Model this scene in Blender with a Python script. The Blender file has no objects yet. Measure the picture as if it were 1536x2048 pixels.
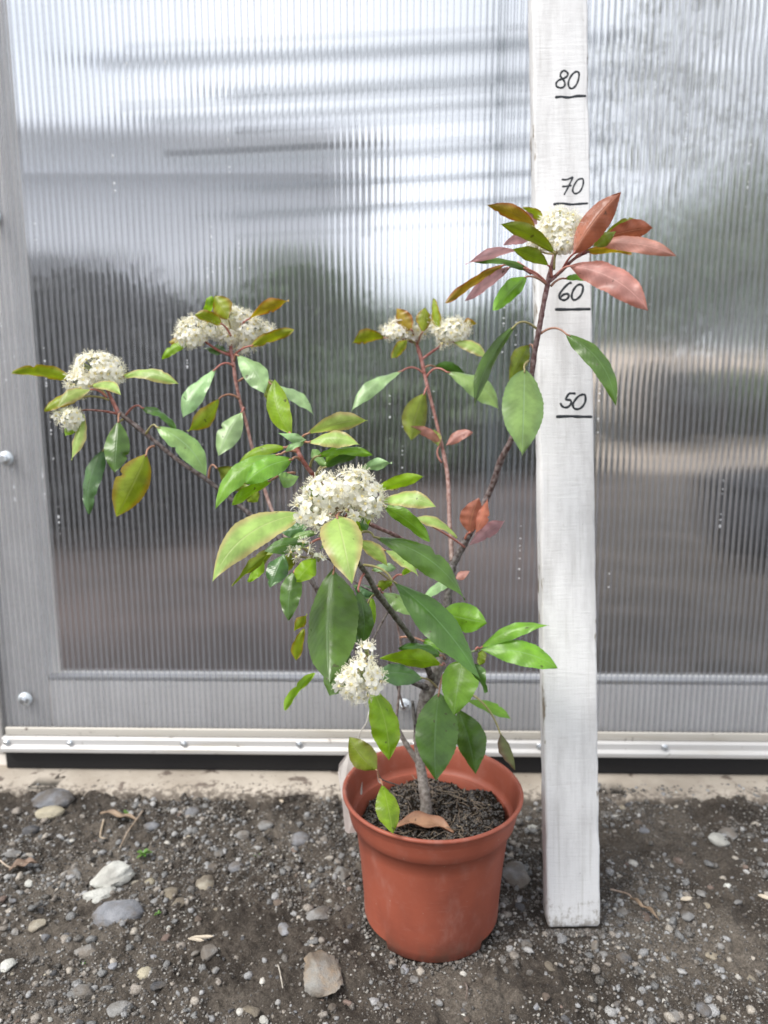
import bpy, bmesh, math, random
import numpy as np
from mathutils import Vector, Matrix
random.seed(11); rng = np.random.default_rng(11)
R = math.radians
scene = bpy.context.scene

# ---------------------------------------------------------------- camera
FPX = 1479.0; CAMH = 0.528; PITCH = R(10.0)
cam = bpy.data.cameras.new('camera'); camo = bpy.data.objects.new('camera', cam)
scene.collection.objects.link(camo); scene.camera = camo
cam.sensor_fit = 'HORIZONTAL'; cam.sensor_width = 36.0; cam.lens = 36.0 * FPX / 1536.0
camo.location = (0, 0, CAMH); camo.rotation_euler = (R(90) - PITCH, 0, 0)
cam.clip_start = 0.02; cam.clip_end = 500
cam.dof.use_dof = True; cam.dof.focus_distance = 0.53; cam.dof.aperture_fstop = 9.5

# ---------------------------------------------------------------- world, sun, exposure
SUN_EL, SUN_AZ = R(52), R(238)      # azimuth from +Y clockwise: behind the camera, to its left
world = bpy.data.worlds.new('World'); scene.world = world; world.use_nodes = True
wn = world.node_tree; wn.nodes.clear()
def wnode(t, **k):
    n = wn.nodes.new(t)
    for a, b in k.items(): setattr(n, a, b)
    return n
sky = wnode('ShaderNodeTexSky', sky_type='NISHITA', sun_disc=False, sun_elevation=SUN_EL, sun_rotation=SUN_AZ,
            air_density=1.0, dust_density=3.0, ozone_density=1.0)
wtc = wnode('ShaderNodeTexCoord'); wmap = wnode('ShaderNodeMapping'); wmap.inputs['Scale'].default_value = (1, 1, 2.6)
wno = wnode('ShaderNodeTexNoise'); wno.inputs['Scale'].default_value = 2.2; wno.inputs['Detail'].default_value = 5
wcr = wnode('ShaderNodeValToRGB'); wcr.color_ramp.elements[0].position = .25; wcr.color_ramp.elements[0].color = (.55,.55,.55,1)
wcr.color_ramp.elements[1].position = .55; wcr.color_ramp.elements[1].color = (1,1,1,1)
wcl = wnode('ShaderNodeValToRGB'); wcl.color_ramp.elements[0].position = .35; wcl.color_ramp.elements[0].color = (8.3,8.6,9.0,1)
wcl.color_ramp.elements[1].position = .7; wcl.color_ramp.elements[1].color = (12.1,12.5,13.1,1)
wno2 = wnode('ShaderNodeTexNoise'); wno2.inputs['Scale'].default_value = 3.1; wno2.inputs['Detail'].default_value = 6
wmx = wnode('ShaderNodeMix', data_type='RGBA')
wbg = wnode('ShaderNodeBackground'); wbg.inputs['Strength'].default_value = 0.088
wout = wnode('ShaderNodeOutputWorld')
L_ = wn.links.new
L_(wtc.outputs['Generated'], wmap.inputs['Vector']); L_(wmap.outputs[0], wno.inputs['Vector']); L_(wmap.outputs[0], wno2.inputs['Vector'])
L_(wno.outputs['Fac'], wcr.inputs[0]); L_(wno2.outputs['Fac'], wcl.inputs[0])
L_(wcr.outputs[0], wmx.inputs[0]); L_(sky.outputs[0], wmx.inputs[6]); L_(wcl.outputs[0], wmx.inputs[7])
L_(wmx.outputs[2], wbg.inputs['Color']); L_(wbg.outputs[0], wout.inputs[0])

sl = bpy.data.lights.new('sun', 'SUN'); sl.energy = 2.7; sl.angle = R(24); sl.color = (1.0, .96, .9)
slo = bpy.data.objects.new('sun', sl); scene.collection.objects.link(slo)
d = Vector((math.sin(SUN_AZ)*math.cos(SUN_EL), math.cos(SUN_AZ)*math.cos(SUN_EL), math.sin(SUN_EL)))
slo.rotation_euler = d.to_track_quat('Z', 'Y').to_euler(); slo.location = (0, -3, 4)

vs = scene.view_settings
vs.view_transform = 'Standard'; vs.look = 'None'; vs.gamma = 1; vs.use_curve_mapping = False
vs.exposure = 0.6
scene.render.engine = 'CYCLES'
cy = scene.cycles
cy.use_denoising = True; cy.max_bounces = 14; cy.diffuse_bounces = 8; cy.glossy_bounces = 4
cy.transmission_bounces = 8; cy.transparent_max_bounces = 32
cy.caustics_reflective = False; cy.caustics_refractive = True; cy.sample_clamp_indirect = 6

# ---------------------------------------------------------------- helpers
CF = Vector((0, math.cos(PITCH), -math.sin(PITCH))); CU = Vector((0, math.sin(PITCH), math.cos(PITCH))); CR = Vector((1, 0, 0))
CO = Vector((0, 0, CAMH))
def ray(px, py): return CF + CR*((px-768)/FPX) - CU*((py-1024)/FPX)
def at(px, py, D): return CO + ray(px, py)*D                     # D: distance along the view axis
def on_z(px, py, z=0.0):
    r = ray(px, py); return CO + r*((z-CAMH)/r.z)
def at_y(px, py, Y):
    r = ray(px, py); return CO + r*(Y/r.y)

def link(o, parent=None):
    scene.collection.objects.link(o)
    if parent is not None: o.parent = parent
    return o
def tag(o, label=None, cat=None, group=None, kind=None):
    if label: o['label'] = label
    if cat: o['category'] = cat
    if group: o['group'] = group
    if kind: o['kind'] = kind
    return o
def empty(name, loc=(0,0,0), rot=(0,0,0)):
    o = bpy.data.objects.new(name, None); o.empty_display_size = .05; link(o)
    o.location = loc; o.rotation_euler = rot
    bpy.context.view_layer.update()
    return o
def mesh_obj(name, V, F, mats, parent=None, smooth=True, uv=None, col=None, mi=None):
    me = bpy.data.meshes.new(name)
    me.from_pydata([tuple(v) for v in V], [], [tuple(f) for f in F])
    finish(me, mats, smooth, uv, col, mi)
    o = bpy.data.objects.new(name, me); link(o, parent)
    if parent is not None: o.matrix_parent_inverse = Matrix.Identity(4)
    return o
def finish(me, mats, smooth=True, uv=None, col=None, mi=None):
    for m in (mats if isinstance(mats, (list, tuple)) else [mats]): me.materials.append(m)
    if smooth: me.polygons.foreach_set('use_smooth', [True]*len(me.polygons))
    if mi is not None: me.polygons.foreach_set('material_index', list(mi))
    if uv is not None:
        l = me.uv_layers.new(name='UVMap')
        li = np.empty(len(me.loops), dtype=np.int32); me.loops.foreach_get('vertex_index', li)
        l.data.foreach_set('uv', np.asarray(uv, dtype=np.float32)[li].ravel())
    if col is not None:
        a = me.color_attributes.new('Col', 'FLOAT_COLOR', 'POINT')
        c = np.ones((len(me.vertices), 4), dtype=np.float32); c[:, :3] = np.asarray(col, dtype=np.float32)
        a.data.foreach_set('color', c.ravel())
    me.update()
def tri_mesh(name, V, F, mats, parent=None, smooth=False, col=None):   # big numpy triangle mesh
    me = bpy.data.meshes.new(name); V = np.asarray(V, dtype=np.float32); F = np.asarray(F, dtype=np.int32)
    k = F.shape[1]
    me.vertices.add(len(V)); me.vertices.foreach_set('co', V.ravel())
    me.loops.add(F.size); me.loops.foreach_set('vertex_index', F.ravel())
    me.polygons.add(len(F)); me.polygons.foreach_set('loop_start', np.arange(0, F.size, k, dtype=np.int32))
    me.polygons.foreach_set('loop_total', np.full(len(F), k, dtype=np.int32))
    me.update(calc_edges=True); me.validate()
    finish(me, mats, smooth, None, col)
    o = bpy.data.objects.new(name, me); link(o, parent); return o
def box_vf(x0, x1, y0, y1, z0, z1, off=0):
    V = [(x0,y0,z0),(x1,y0,z0),(x1,y1,z0),(x0,y1,z0),(x0,y0,z1),(x1,y0,z1),(x1,y1,z1),(x0,y1,z1)]
    F = [(0,3,2,1),(4,5,6,7),(0,1,5,4),(1,2,6,5),(2,3,7,6),(3,0,4,7)]
    return V, [tuple(i+off for i in f) for f in F]
def bevel_obj(o, w=.001, seg=2):
    bm = bmesh.new(); bm.from_mesh(o.data)
    bmesh.ops.bevel(bm, geom=bm.edges[:], offset=w, segments=seg, affect='EDGES', profile=.6)
    bm.to_mesh(o.data); bm.free()
    o.data.polygons.foreach_set('use_smooth', [True]*len(o.data.polygons)); return o
def box(name, x0, x1, y0, y1, z0, z1, m, parent=None, bev=.001):
    V, F = box_vf(x0,x1,y0,y1,z0,z1); o = mesh_obj(name, V, F, m, parent, smooth=False)
    return bevel_obj(o, bev) if bev else o
def catmull(P, n=6):
    P = [np.asarray(p, float) for p in P]; out = []
    for i in range(len(P)-1):
        p0 = P[max(i-1,0)]; p1 = P[i]; p2 = P[i+1]; p3 = P[min(i+2,len(P)-1)]
        for k in range(n):
            t = k/n
            out.append(.5*((2*p1)+(-p0+p2)*t+(2*p0-5*p1+4*p2-p3)*t*t+(-p0+3*p1-3*p2+p3)*t**3))
    out.append(P[-1]); return out
def tube_vf(P, rad, ns=8, wob=0.0, cap=True):
    P = np.asarray(P, float); n = len(P); V = []; F = []
    T = np.gradient(P, axis=0); T /= np.linalg.norm(T, axis=1)[:, None] + 1e-12
    a = np.array([0,0,1.0]) if abs(T[0][2]) < .9 else np.array([1.0,0,0])
    u = np.cross(T[0], a); u /= np.linalg.norm(u)
    for i in range(n):
        u = u - T[i]*np.dot(u, T[i]); u /= np.linalg.norm(u)+1e-12; v = np.cross(T[i], u)
        for k in range(ns):
            an = 2*math.pi*k/ns; r = rad[i]*(1+wob*(random.random()-.5))
            V.append(P[i]+r*(math.cos(an)*u+math.sin(an)*v))
    for i in range(n-1):
        for k in range(ns):
            F.append((i*ns+k, i*ns+(k+1)%ns, (i+1)*ns+(k+1)%ns, (i+1)*ns+k))
    if cap:
        F.append(tuple(range(ns))[::-1]); F.append(tuple((n-1)*ns+k for k in range(ns)))
    return V, F
class MB:
    def __init__(s): s.V=[]; s.F=[]; s.C=[]; s.M=[]
    def add(s, V, F, c=None, m=0):
        o = len(s.V); s.V += [tuple(v) for v in V]; s.F += [tuple(i+o for i in f) for f in F]
        s.C += [c or (1,1,1)]*len(V); s.M += [m]*len(F); return s
    def build(s, name, mats, parent=None, smooth=True, usecol=False):
        return mesh_obj(name, s.V, s.F, mats, parent, smooth, col=s.C if usecol else None, mi=s.M)
# numpy value noise
_perm = rng.integers(0, 1<<30, size=(256,256)) / float(1<<30)
def vnoise(x, y):
    xi = np.floor(x).astype(int); yi = np.floor(y).astype(int); fx = x-xi; fy = y-yi
    fx = fx*fx*(3-2*fx); fy = fy*fy*(3-2*fy)
    g = lambda a, b: _perm[a & 255, b & 255]
    return (g(xi,yi)*(1-fx)+g(xi+1,yi)*fx)*(1-fy)+(g(xi,yi+1)*(1-fx)+g(xi+1,yi+1)*fx)*fy - .5
def fbm(x, y, f, o=4, gain=.5):
    s = 0; a = 1
    for i in range(o):
        s = s + a*vnoise(x*f+13.7*i, y*f+7.1*i); f *= 2.03; a *= gain
    return s

# ---------------------------------------------------------------- materials
class NT:
    def __init__(s, name):
        s.m = bpy.data.materials.new(name); s.m.use_nodes = True; s.t = s.m.node_tree; s.t.nodes.clear()
        s.out = s.n('ShaderNodeOutputMaterial')
    def n(s, t, ins=None, **k):
        n = s.t.nodes.new(t)
        for a, b in k.items(): setattr(n, a, b)
        for a, b in (ins or {}).items():
            if isinstance(b, bpy.types.NodeSocket): s.t.links.new(b, n.inputs[a])
            else: n.inputs[a].default_value = b
        return n
    def mix(s, f, a, b, blend='MIX'):
        n = s.n('ShaderNodeMix', {0: f}, data_type='RGBA', blend_type=blend)
        for i, v in ((6, a), (7, b)):
            if isinstance(v, bpy.types.NodeSocket): s.t.links.new(v, n.inputs[i])
            else: n.inputs[i].default_value = (*v, 1) if len(v) == 3 else v
        return n.outputs[2]
    def math(s, op, a, b=0.0, c=0.0, clamp=False):
        n = s.n('ShaderNodeMath', {0: a, 1: b, 2: c}, operation=op, use_clamp=clamp); return n.outputs[0]
    def noise(s, vec, sc, det=4, rough=.55, scale3=None, dist=0):
        if scale3: vec = s.n('ShaderNodeMapping', {'Vector': vec, 'Scale': scale3}).outputs[0]
        return s.n('ShaderNodeTexNoise', {'Vector': vec, 'Scale': sc, 'Detail': det, 'Roughness': rough, 'Distortion': dist}).outputs['Fac']
    def ramp(s, f, stops):
        n = s.n('ShaderNodeValToRGB', {0: f}); e = n.color_ramp.elements
        while len(e) < len(stops): e.new(.5)
        for i, (p, c) in enumerate(stops):
            e[i].position = p; e[i].color = (*c, 1) if not isinstance(c, (int, float)) else (c, c, c, 1)
        return n.outputs[0]
    def smooth(s, f, a, b):
        return s.n('ShaderNodeMapRange', {0: f, 1: a, 2: b, 3: 0.0, 4: 1.0}, interpolation_type='SMOOTHSTEP').outputs[0]
    def bump(s, h, strength, dist=.001):
        return s.n('ShaderNodeBump', {'Height': h, 'Strength': strength, 'Distance': dist}).outputs[0]
    def bsdf(s, col, rough=.6, normal=None, **k):
        ins = {'Roughness': rough}
        ins['Base Color'] = col if isinstance(col, bpy.types.NodeSocket) else (*col, 1)
        if normal is not None: ins['Normal'] = normal
        ins.update({a.replace('_', ' '): b for a, b in k.items()})
        return s.n('ShaderNodeBsdfPrincipled', ins).outputs[0]
    def done(s, sh): s.t.links.new(sh, s.out.inputs[0]); return s.m

def mat_leaf(name, upper, under, edge, edge_amt=.6, trans=.35, rough=.36, veincol=None, spec=.5, blotch=None):
    t = NT(name); uv = t.n('ShaderNodeUVMap').outputs[0]
    sep = t.n('ShaderNodeSeparateXYZ', {0: uv}); s_, v_ = sep.outputs[0], sep.outputs[1]
    a = t.math('ABSOLUTE', t.math('SUBTRACT', s_, .5)); a2 = t.math('MULTIPLY', a, 2.0)
    geo = t.n('ShaderNodeNewGeometry'); oc = t.n('ShaderNodeTexCoord').outputs['Object']
    info = t.n('ShaderNodeObjectInfo').outputs['Random']
    nz = t.noise(oc, 60, 4); nz2 = t.noise(oc, 420, 3)
    up = t.mix(t.smooth(nz, .35, .68), [c*.78 for c in upper], [min(1, c*1.22) for c in upper])
    col = t.mix(t.smooth(a2, .45, 1.02), up, edge); col = t.mix(edge_amt, up, col)
    if blotch:
        col = t.mix(t.math('MULTIPLY', t.smooth(t.noise(oc, 45, 3), .56, .62), .75), col, blotch)
    # veins: midrib plus herringbone laterals
    mid = t.math('SUBTRACT', 1.0, t.smooth(a2, .015, .06))
    ph = t.math('MULTIPLY', t.math('SUBTRACT', v_, t.math('MULTIPLY', a2, .16)), 15.0)
    w = t.math('ABSOLUTE', t.math('SUBTRACT', t.math('FRACT', t.math('ADD', ph, t.math('MULTIPLY', nz, .35))), .5))
    lat = t.math('SUBTRACT', 1.0, t.smooth(w, .0, .07))
    vc = veincol or [min(1, c*1.7+.04) for c in upper]
    col = t.mix(t.math('MULTIPLY', lat, .12), col, vc); col = t.mix(t.math('MULTIPLY', mid, .6), col, vc)
    sp = t.math('MULTIPLY', t.smooth(t.noise(oc, 170, 2), .70, .74), .65)
    col = t.mix(sp, col, (.045, .025, .012))
    colb = t.mix(t.math('MULTIPLY', mid, .55), t.mix(.35, under, up), vc)
    col = t.mix(geo.outputs['Backfacing'], col, colb)
    hsv = t.n('ShaderNodeHueSaturation', {'Hue': t.math('ADD', .489, t.math('MULTIPLY', info, .022)), 'Saturation': 1.0,
              'Value': t.math('ADD', .86, t.math('MULTIPLY', info, .28)), 'Color': col}).outputs[0]
    h = t.math('ADD', t.math('MULTIPLY', w, .7), t.math('ADD', t.math('MULTIPLY', nz2, .5), t.math('MULTIPLY', mid, -.8)))
    nrm = t.bump(h, .35, .0005)
    p = t.bsdf(hsv, t.math('ADD', rough, t.math('MULTIPLY', t.math('SUBTRACT', nz, .5), .25)), nrm, **{'Specular_IOR_Level': spec, 'Coat_Weight': .12, 'Coat_Roughness': .22})
    tc = t.n('ShaderNodeHueSaturation', {'Hue': .5, 'Saturation': 1.15, 'Value': 1.35, 'Color': hsv}).outputs[0]
    tr = t.n('ShaderNodeBsdfTranslucent', {'Color': tc, 'Normal': nrm}).outputs[0]
    return t.done(t.n('ShaderNodeMixShader', {0: trans, 1: p, 2: tr}).outputs[0])
LM = {
 'dk': mat_leaf('leaf_dark_green', (.068,.155,.020), (.14,.24,.06), (.09,.18,.03), .4, .2, .33, (.12,.22,.08)),
 'db': mat_leaf('leaf_blue_green', (.075,.18,.05), (.16,.25,.11), (.05,.12,.05), .4, .15, .3, (.13,.22,.12)),
 'mg': mat_leaf('leaf_sheen_green', (.19,.31,.085), (.25,.35,.13), (.13,.24,.09), .4, .2, .33, (.22,.34,.16)),  # lighter copy of the dark leaf, sky sheen put into its colour
 'pg': mat_leaf('leaf_pale_green', (.31,.48,.21), (.34,.46,.24), (.24,.38,.18), .4, .25, .35, (.34,.46,.26)),
 'gr': mat_leaf('leaf_fresh_green', (.175,.36,.03), (.26,.43,.09), (.14,.3,.05), .4, .35, .36, (.24,.42,.12)),
 'yg': mat_leaf('leaf_yellow_green', (.25,.43,.02), (.34,.48,.09), (.30,.40,.04), .5, .5, .4, (.36,.5,.1)),
 'yo': mat_leaf('leaf_olive_yellow', (.27,.34,.022), (.34,.38,.08), (.34,.10,.03), .55, .42, .4, (.34,.38,.08)),
 'ol': mat_leaf('leaf_olive', (.20,.28,.025), (.28,.33,.08), (.16,.11,.03), .5, .35, .4, (.22,.25,.07)),
 'lg': mat_leaf('leaf_light_pink_edge', (.38,.52,.14), (.46,.54,.2), (.56,.34,.20), .6, .42, .42, (.5,.56,.22)),
 'bz': mat_leaf('leaf_bronze', (.36,.27,.025), (.4,.26,.12), (.40,.12,.04), .7, .4, .4, (.36,.28,.08)),
 'rd': mat_leaf('leaf_red', (.34,.11,.075), (.5,.26,.25), (.28,.07,.045), .5, .4, .38, (.56,.24,.17)),
 'pk': mat_leaf('leaf_pink', (.53,.26,.23), (.55,.33,.32), (.46,.16,.11), .5, .4, .45, (.66,.36,.32)),
 'pv': mat_leaf('leaf_mauve_pink', (.52,.31,.33), (.52,.31,.35), (.46,.2,.2), .5, .4, .45, (.6,.4,.4)),
 'or': mat_leaf('leaf_orange', (.55,.23,.15), (.58,.30,.22), (.46,.18,.12), .5, .45, .4, (.66,.34,.2)),
 'br': mat_leaf('leaf_wilted', (.10,.11,.03), (.12,.1,.04), (.09,.03,.02), .8, .2, .5, (.14,.12,.05)),
}
KEYLABEL = {'dk':'dark green mature leaf','db':'blue green mature leaf','mg':'mid green leaf with sky sheen painted into its colour','pg':'pale green drooping leaf',
 'gr':'fresh green leaf','yg':'bright yellow green leaf','yo':'olive yellow leaf with reddish edge','ol':'olive leaf','lg':'light green leaf with pink edge',
 'bz':'bronze young leaf','rd':'red young leaf','pk':'pink young leaf','pv':'mauve pink young leaf','or':'orange pink young leaf','br':'wilted narrow leaf'}

def mat_vcol(name, rough=.8, nsc=300, amt=.35, bump=.3, bdist=.001, spec=.3):
    t = NT(name); c = t.n('ShaderNodeVertexColor', layer_name='Col').outputs[0]; oc = t.n('ShaderNodeTexCoord').outputs['Object']
    nz = t.noise(oc, nsc, 4)
    col = t.mix(t.smooth(nz, .3, .7), t.mix(amt, c, (0,0,0)), t.mix(amt*.5, c, (1,1,1)))
    return t.done(t.bsdf(col, rough, t.bump(nz, bump, bdist), Specular_IOR_Level=spec))
M_bark = mat_vcol('bark', .55, 300, .3, .35, .0005, .35)
M_petiole = mat_vcol('petiole_skin', .4, 500, .15, .1, .0003, .5)
def plain(name, col, rough=.6, amt=.12, nsc=200, bump=.1, metallic=0.0, **k):
    t = NT(name); oc = t.n('ShaderNodeTexCoord').outputs['Object']; nz = t.noise(oc, nsc, 4)
    c = t.mix(t.smooth(nz, .3, .7), [x*(1-amt) for x in col], [min(1, x*(1+amt)) for x in col])
    return t.done(t.bsdf(c, rough, t.bump(nz, bump, .0005), Metallic=metallic, **k))
def mat_petal():
    t = NT('petal'); p = t.bsdf((.975,.97,.94), .5); tr = t.n('ShaderNodeBsdfTranslucent', {'Color': (.98,.97,.92,1)}).outputs[0]
    return t.done(t.n('ShaderNodeMixShader', {0: .5, 1: p, 2: tr}).outputs[0])
M_petal = mat_petal()
M_stamen = plain('stamen', (.90,.86,.68), .5); M_eye = plain('flower_eye', (.80,.70,.34), .5); M_bud = plain('bud', (.88,.88,.76), .45)

# ---------------------------------------------------------------- ground
def build_ground():
    def axis(lo, hi, step, far_lo, far_hi):
        a = list(np.arange(lo, hi, step)); s = step; x = lo
        pre = []
        while x > far_lo: s *= 1.35; x -= s; pre.append(x)
        s = step; x = a[-1]; post = []
        while x < far_hi: s *= 1.35; x += s; post.append(x)
        return np.array(pre[::-1]+a+post)
    xs = axis(-.62, .62, .0021, -150, 150); ys = axis(.46, .93, .0019, -60, 320)
    X, Y = np.meshgrid(xs, ys); Z = ground_z(X, Y)
    V = np.stack([X.ravel(), Y.ravel(), Z.ravel()], 1); nx = len(xs); ny = len(ys)
    i = np.arange(ny-1)[:, None]*nx + np.arange(nx-1)[None, :]
    F = np.stack([i, i+1, i+nx+1, i+nx], -1).reshape(-1, 4)
    t = NT('soil'); oc = t.n('ShaderNodeTexCoord').outputs['Object']
    big = t.noise(oc, 5, 4); mid = t.noise(oc, 28, 5, .65); fine = t.noise(oc, 420, 5, .7); vf = t.noise(oc, 1500, 2)
    c = t.mix(t.smooth(mid, .3, .7), (.046,.038,.032), (.135,.113,.094)); c = t.mix(t.smooth(big, .46, .66), c, (.22,.19,.16))
    c = t.mix(t.smooth(fine, .35, .7), t.mix(.6, c, (.02,.016,.013)), c); c = t.mix(t.smooth(vf, .62, .7), c, (.3,.27,.23))
    h = t.math('ADD', fine, t.math('MULTIPLY', vf, .4))
    g = tri_mesh('ground', V, F, t.done(t.bsdf(c, .92, t.bump(h, .9, .003), Specular_IOR_Level=.25)), smooth=True)
    tag(g, kind='structure'); return g
def ground_z(X, Y):
    near = np.clip(1-(np.abs(X)-.6)/1.0, 0, 1)*np.clip(1-(Y-.95)/.8, 0, 1)
    z = (fbm(X, Y, 9, 3)*.010 + fbm(X+5, Y, 50, 4, .65)*.008 + np.maximum(fbm(X, Y+3, 140, 3, .7), 0)*.007)
    z = z*(.35+.65*near)*(np.abs(X) < 3)*(Y < 4)*(Y > -1)
    # swept low under the pot and the board so that both stand on it
    dp = np.hypot(X-.047, Y-.662); f = np.clip((dp-.062)/.03, 0, 1)
    z = z*f - .0005*(1-f)
    dbb = np.hypot((X-.187)/1.3, Y-.655); f = np.clip((dbb-.03)/.03, 0, 1); z = z*f
    return z - .002
build_ground()
def gz(x, y): return float(ground_z(np.array([x]), np.array([y]))[0])

# ---------------------------------------------------------------- greenhouse wall
YW = .925
WROT = R(-1.0)
def aluminium(name, col, rough, dirt=.5):
    t = NT(name); oc = t.n('ShaderNodeTexCoord').outputs['Object']
    n1 = t.noise(oc, 6, 5, .6, (1, 1, 14)); n2 = t.noise(oc, 90, 3)
    c = t.mix(t.math('MULTIPLY', t.smooth(n1, .48, .72), dirt), col, (.46,.42,.35)); c = t.mix(t.math('MULTIPLY', t.smooth(n2, .66, .74), dirt), c, (.15,.12,.1))
    return t.done(t.bsdf(c, rough, t.bump(n2, .1, .0005), Metallic=.35))
M_rail = aluminium('rail_metal', (.60,.59,.585), .5, .7); M_trim = aluminium('dusty_trim', (.60,.57,.52), .6, .9)
M_frame = plain('frame_white', (.95,.91,.86), .7, .04, 20)
M_zinc = plain('zinc', (.75,.78,.82), .28, .1, 300, .1, metallic=.9); M_wash = plain('washer_rubber', (.62,.67,.72), .35)
M_black = plain('gap_black', (.006,.006,.008), .7)

def sheet_material():
    t = NT('polycarbonate_front'); oc = t.n('ShaderNodeTexCoord').outputs['Object']
    scr = t.noise(oc, 30, 4, .6, (1.0, 1, 9)); dots = t.noise(oc, 700, 2); cl = t.noise(oc, 4, 3)
    hz = t.math('ADD', .022, t.math('MULTIPLY', t.smooth(scr, .5, .85), .08))
    hz = t.math('ADD', hz, t.math('MULTIPLY', t.smooth(dots, .72, .78), t.math('MULTIPLY', t.smooth(cl, .4, .7), .35)), clamp=True)
    dif = t.n('ShaderNodeBsdfDiffuse', {'Color': (.82,.82,.83,1)}).outputs[0]; trl = t.n('ShaderNodeBsdfTranslucent', {'Color': (.88,.88,.9,1)}).outputs[0]
    scat = t.n('ShaderNodeMixShader', {0: .55, 1: dif, 2: trl}).outputs[0]
    thr = t.n('ShaderNodeBsdfTransparent', {'Color': (.957,.963,.977,1)}).outputs[0]
    a = t.n('ShaderNodeMixShader', {0: hz, 1: thr, 2: scat}).outputs[0]
    gl = t.n('ShaderNodeBsdfGlossy', {'Color': (1,1,1,1), 'Roughness': .22}).outputs[0]
    fr = t.n('ShaderNodeFresnel', {'IOR': 1.45}).outputs[0]
    return t.done(t.n('ShaderNodeMixShader', {0: t.math('MULTIPLY', fr, .55), 1: a, 2: gl}).outputs[0])
def lens_material():
    t = NT('polycarbonate_back')
    rf = t.n('ShaderNodeBsdfRefraction', {'Color': (.957,.963,.977,1), 'Roughness': .21, 'IOR': 1.2}, distribution='GGX').outputs[0]
    thr = t.n('ShaderNodeBsdfTransparent', {'Color': (.957,.963,.977,1)}).outputs[0]
    return t.done(t.n('ShaderNodeMixShader', {0: .82, 1: thr, 2: rf}).outputs[0])
def web_material():
    t = NT('polycarbonate_web')
    dif = t.n('ShaderNodeBsdfDiffuse', {'Color': (.32,.315,.31,1)}).outputs[0]; trl = t.n('ShaderNodeBsdfTranslucent', {'Color': (.9,.9,.91,1)}).outputs[0]
    thr = t.n('ShaderNodeBsdfTransparent', {'Color': (.957,.962,.974,1)}).outputs[0]
    s = t.n('ShaderNodeMixShader', {0: .6, 1: dif, 2: trl}).outputs[0]
    return t.done(t.n('ShaderNodeMixShader', {0: .22, 1: thr, 2: s}).outputs[0])
M_sheet, M_lens, M_web = sheet_material(), lens_material(), web_material()

wall = empty('greenhouse_wall', (0, YW, 0), (0, 0, WROT))
tag(wall, 'ribbed translucent polycarbonate greenhouse wall on a white metal rail behind the plant', 'greenhouse wall')
PXL, PXR, PZ0, PZ1 = -.513, 1.25, .062, 2.25
PITCHR = .0076
def panel(x0, x1, bx0=None, bz0=None):
    f = MB()
    n = 90
    f.add(*box_vf(x0, x1, 0, .0006, PZ0, PZ1))
    o = f.build('front_sheet', M_sheet, wall, smooth=False)
    k = int((x1-x0)/PITCHR); V = []; F = []; sg = 8; bx0 = bx0 or x0; ks = int((bx0-x0)/PITCHR)
    zs = [bz0 or PZ0, PZ1]
    for i in range(ks, k):
        for j in range(sg+1):
            u = j/sg; x = x0+(i+u)*PITCHR; y = .0068 + .00062*math.sin(math.pi*u)
            for z in zs: V.append((x, y, z))
        b = (i-ks)*(sg+1)*2
        for j in range(sg):
            F.append((b+2*j, b+2*j+2, b+2*j+3, b+2*j+1))
    mesh_obj('back_sheet', V, F, M_lens, wall, smooth=True)
    w = MB(); 
    for i in range(k+1):
        x = x0+i*PITCHR; hw = .0005+.0004*random.random()
        w.add(*box_vf(x-hw, x+hw, .0009, .0062, PZ0, PZ1))
    w.build('rib', M_web, wall, smooth=False)['kind'] = 'stuff'
panel(PXL, PXR, PXL+.058, .128); panel(-1.6, PXL-.016)
fr = box('frame_profile', PXL-.06, PXL+.062, .0066, .05, .0, PZ1, M_frame, wall)
box('frame_profile', PXL+.0625, PXR, .0066, .05, .048, .1325, M_frame, wall)
box('frame_lip', PXL+.0625, PXR, .0064, .02, .1330, .1390, M_rail, wall)
box('panel_trim', PXL+.003, PXR, -.0045, -.0008, .0585, .0695, M_trim, wall)
box('edge_strip', PXL-.013, PXL-.002, -.004, .011, .03, PZ1, M_rail, wall)
# white rail with its lower lip, screws
prof = [(-.006,.0580),(-.010,.0562),(-.010,.0475),(-.0155,.0455),(-.0155,.0395),(-.010,.0385),(.006,.0385),(.006,.0580)]
V = [(x, y, z) for x in (PXL, PXR) for y, z in prof]; n = len(prof)
F = [(i, (i+1)%n, n+(i+1)%n, n+i) for i in range(n)] + [tuple(range(n))[::-1], tuple(range(n, 2*n))]
rail = mesh_obj('bottom_rail', V, F, M_rail, wall, smooth=False); bevel_obj(rail, .0007)
def disc_head(r, h, ns=16, dome=.4, hexa=False):
    ns = 6 if hexa else ns
    rings = [(r, 0), (r, -h*(1-dome)), (r*.75, -h*.92), (0.0001, -h)] if not hexa else [(r, 0), (r, -h*.85), (r*.85, -h), (.0001, -h)]
    V = [(q*math.cos(2*math.pi*k/ns), y, q*math.sin(2*math.pi*k/ns)) for q, y in rings for k in range(ns)]
    F = [(i*ns+k, i*ns+(k+1)%ns, (i+1)*ns+(k+1)%ns, (i+1)*ns+k) for i in range(len(rings)-1) for k in range(ns)]
    return V, F
def wx(px, py, Y=None):       # x on the wall plane of an image point, in wall coordinates
    p = at_y(px, py, YW); return (p.x/math.cos(WROT), p.z)
sv, sf = disc_head(.0034, .0022)
scr_me = None
for px in (15, 142, 370, 600, 830, 1075, 1320, 1560, 1800):
    x, z = wx(px, 1487)
    V, F = disc_head(.0046, .0012, dome=.2); o = mesh_obj('screw', V, F, M_zinc, rail); o.location = (x, -.0102, .0517)
    V, F = disc_head(.0027, .0024, hexa=True); h = mesh_obj('screw_head', V, F, M_zinc, o, smooth=False); h.location = (0, -.0012, 0)
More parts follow.
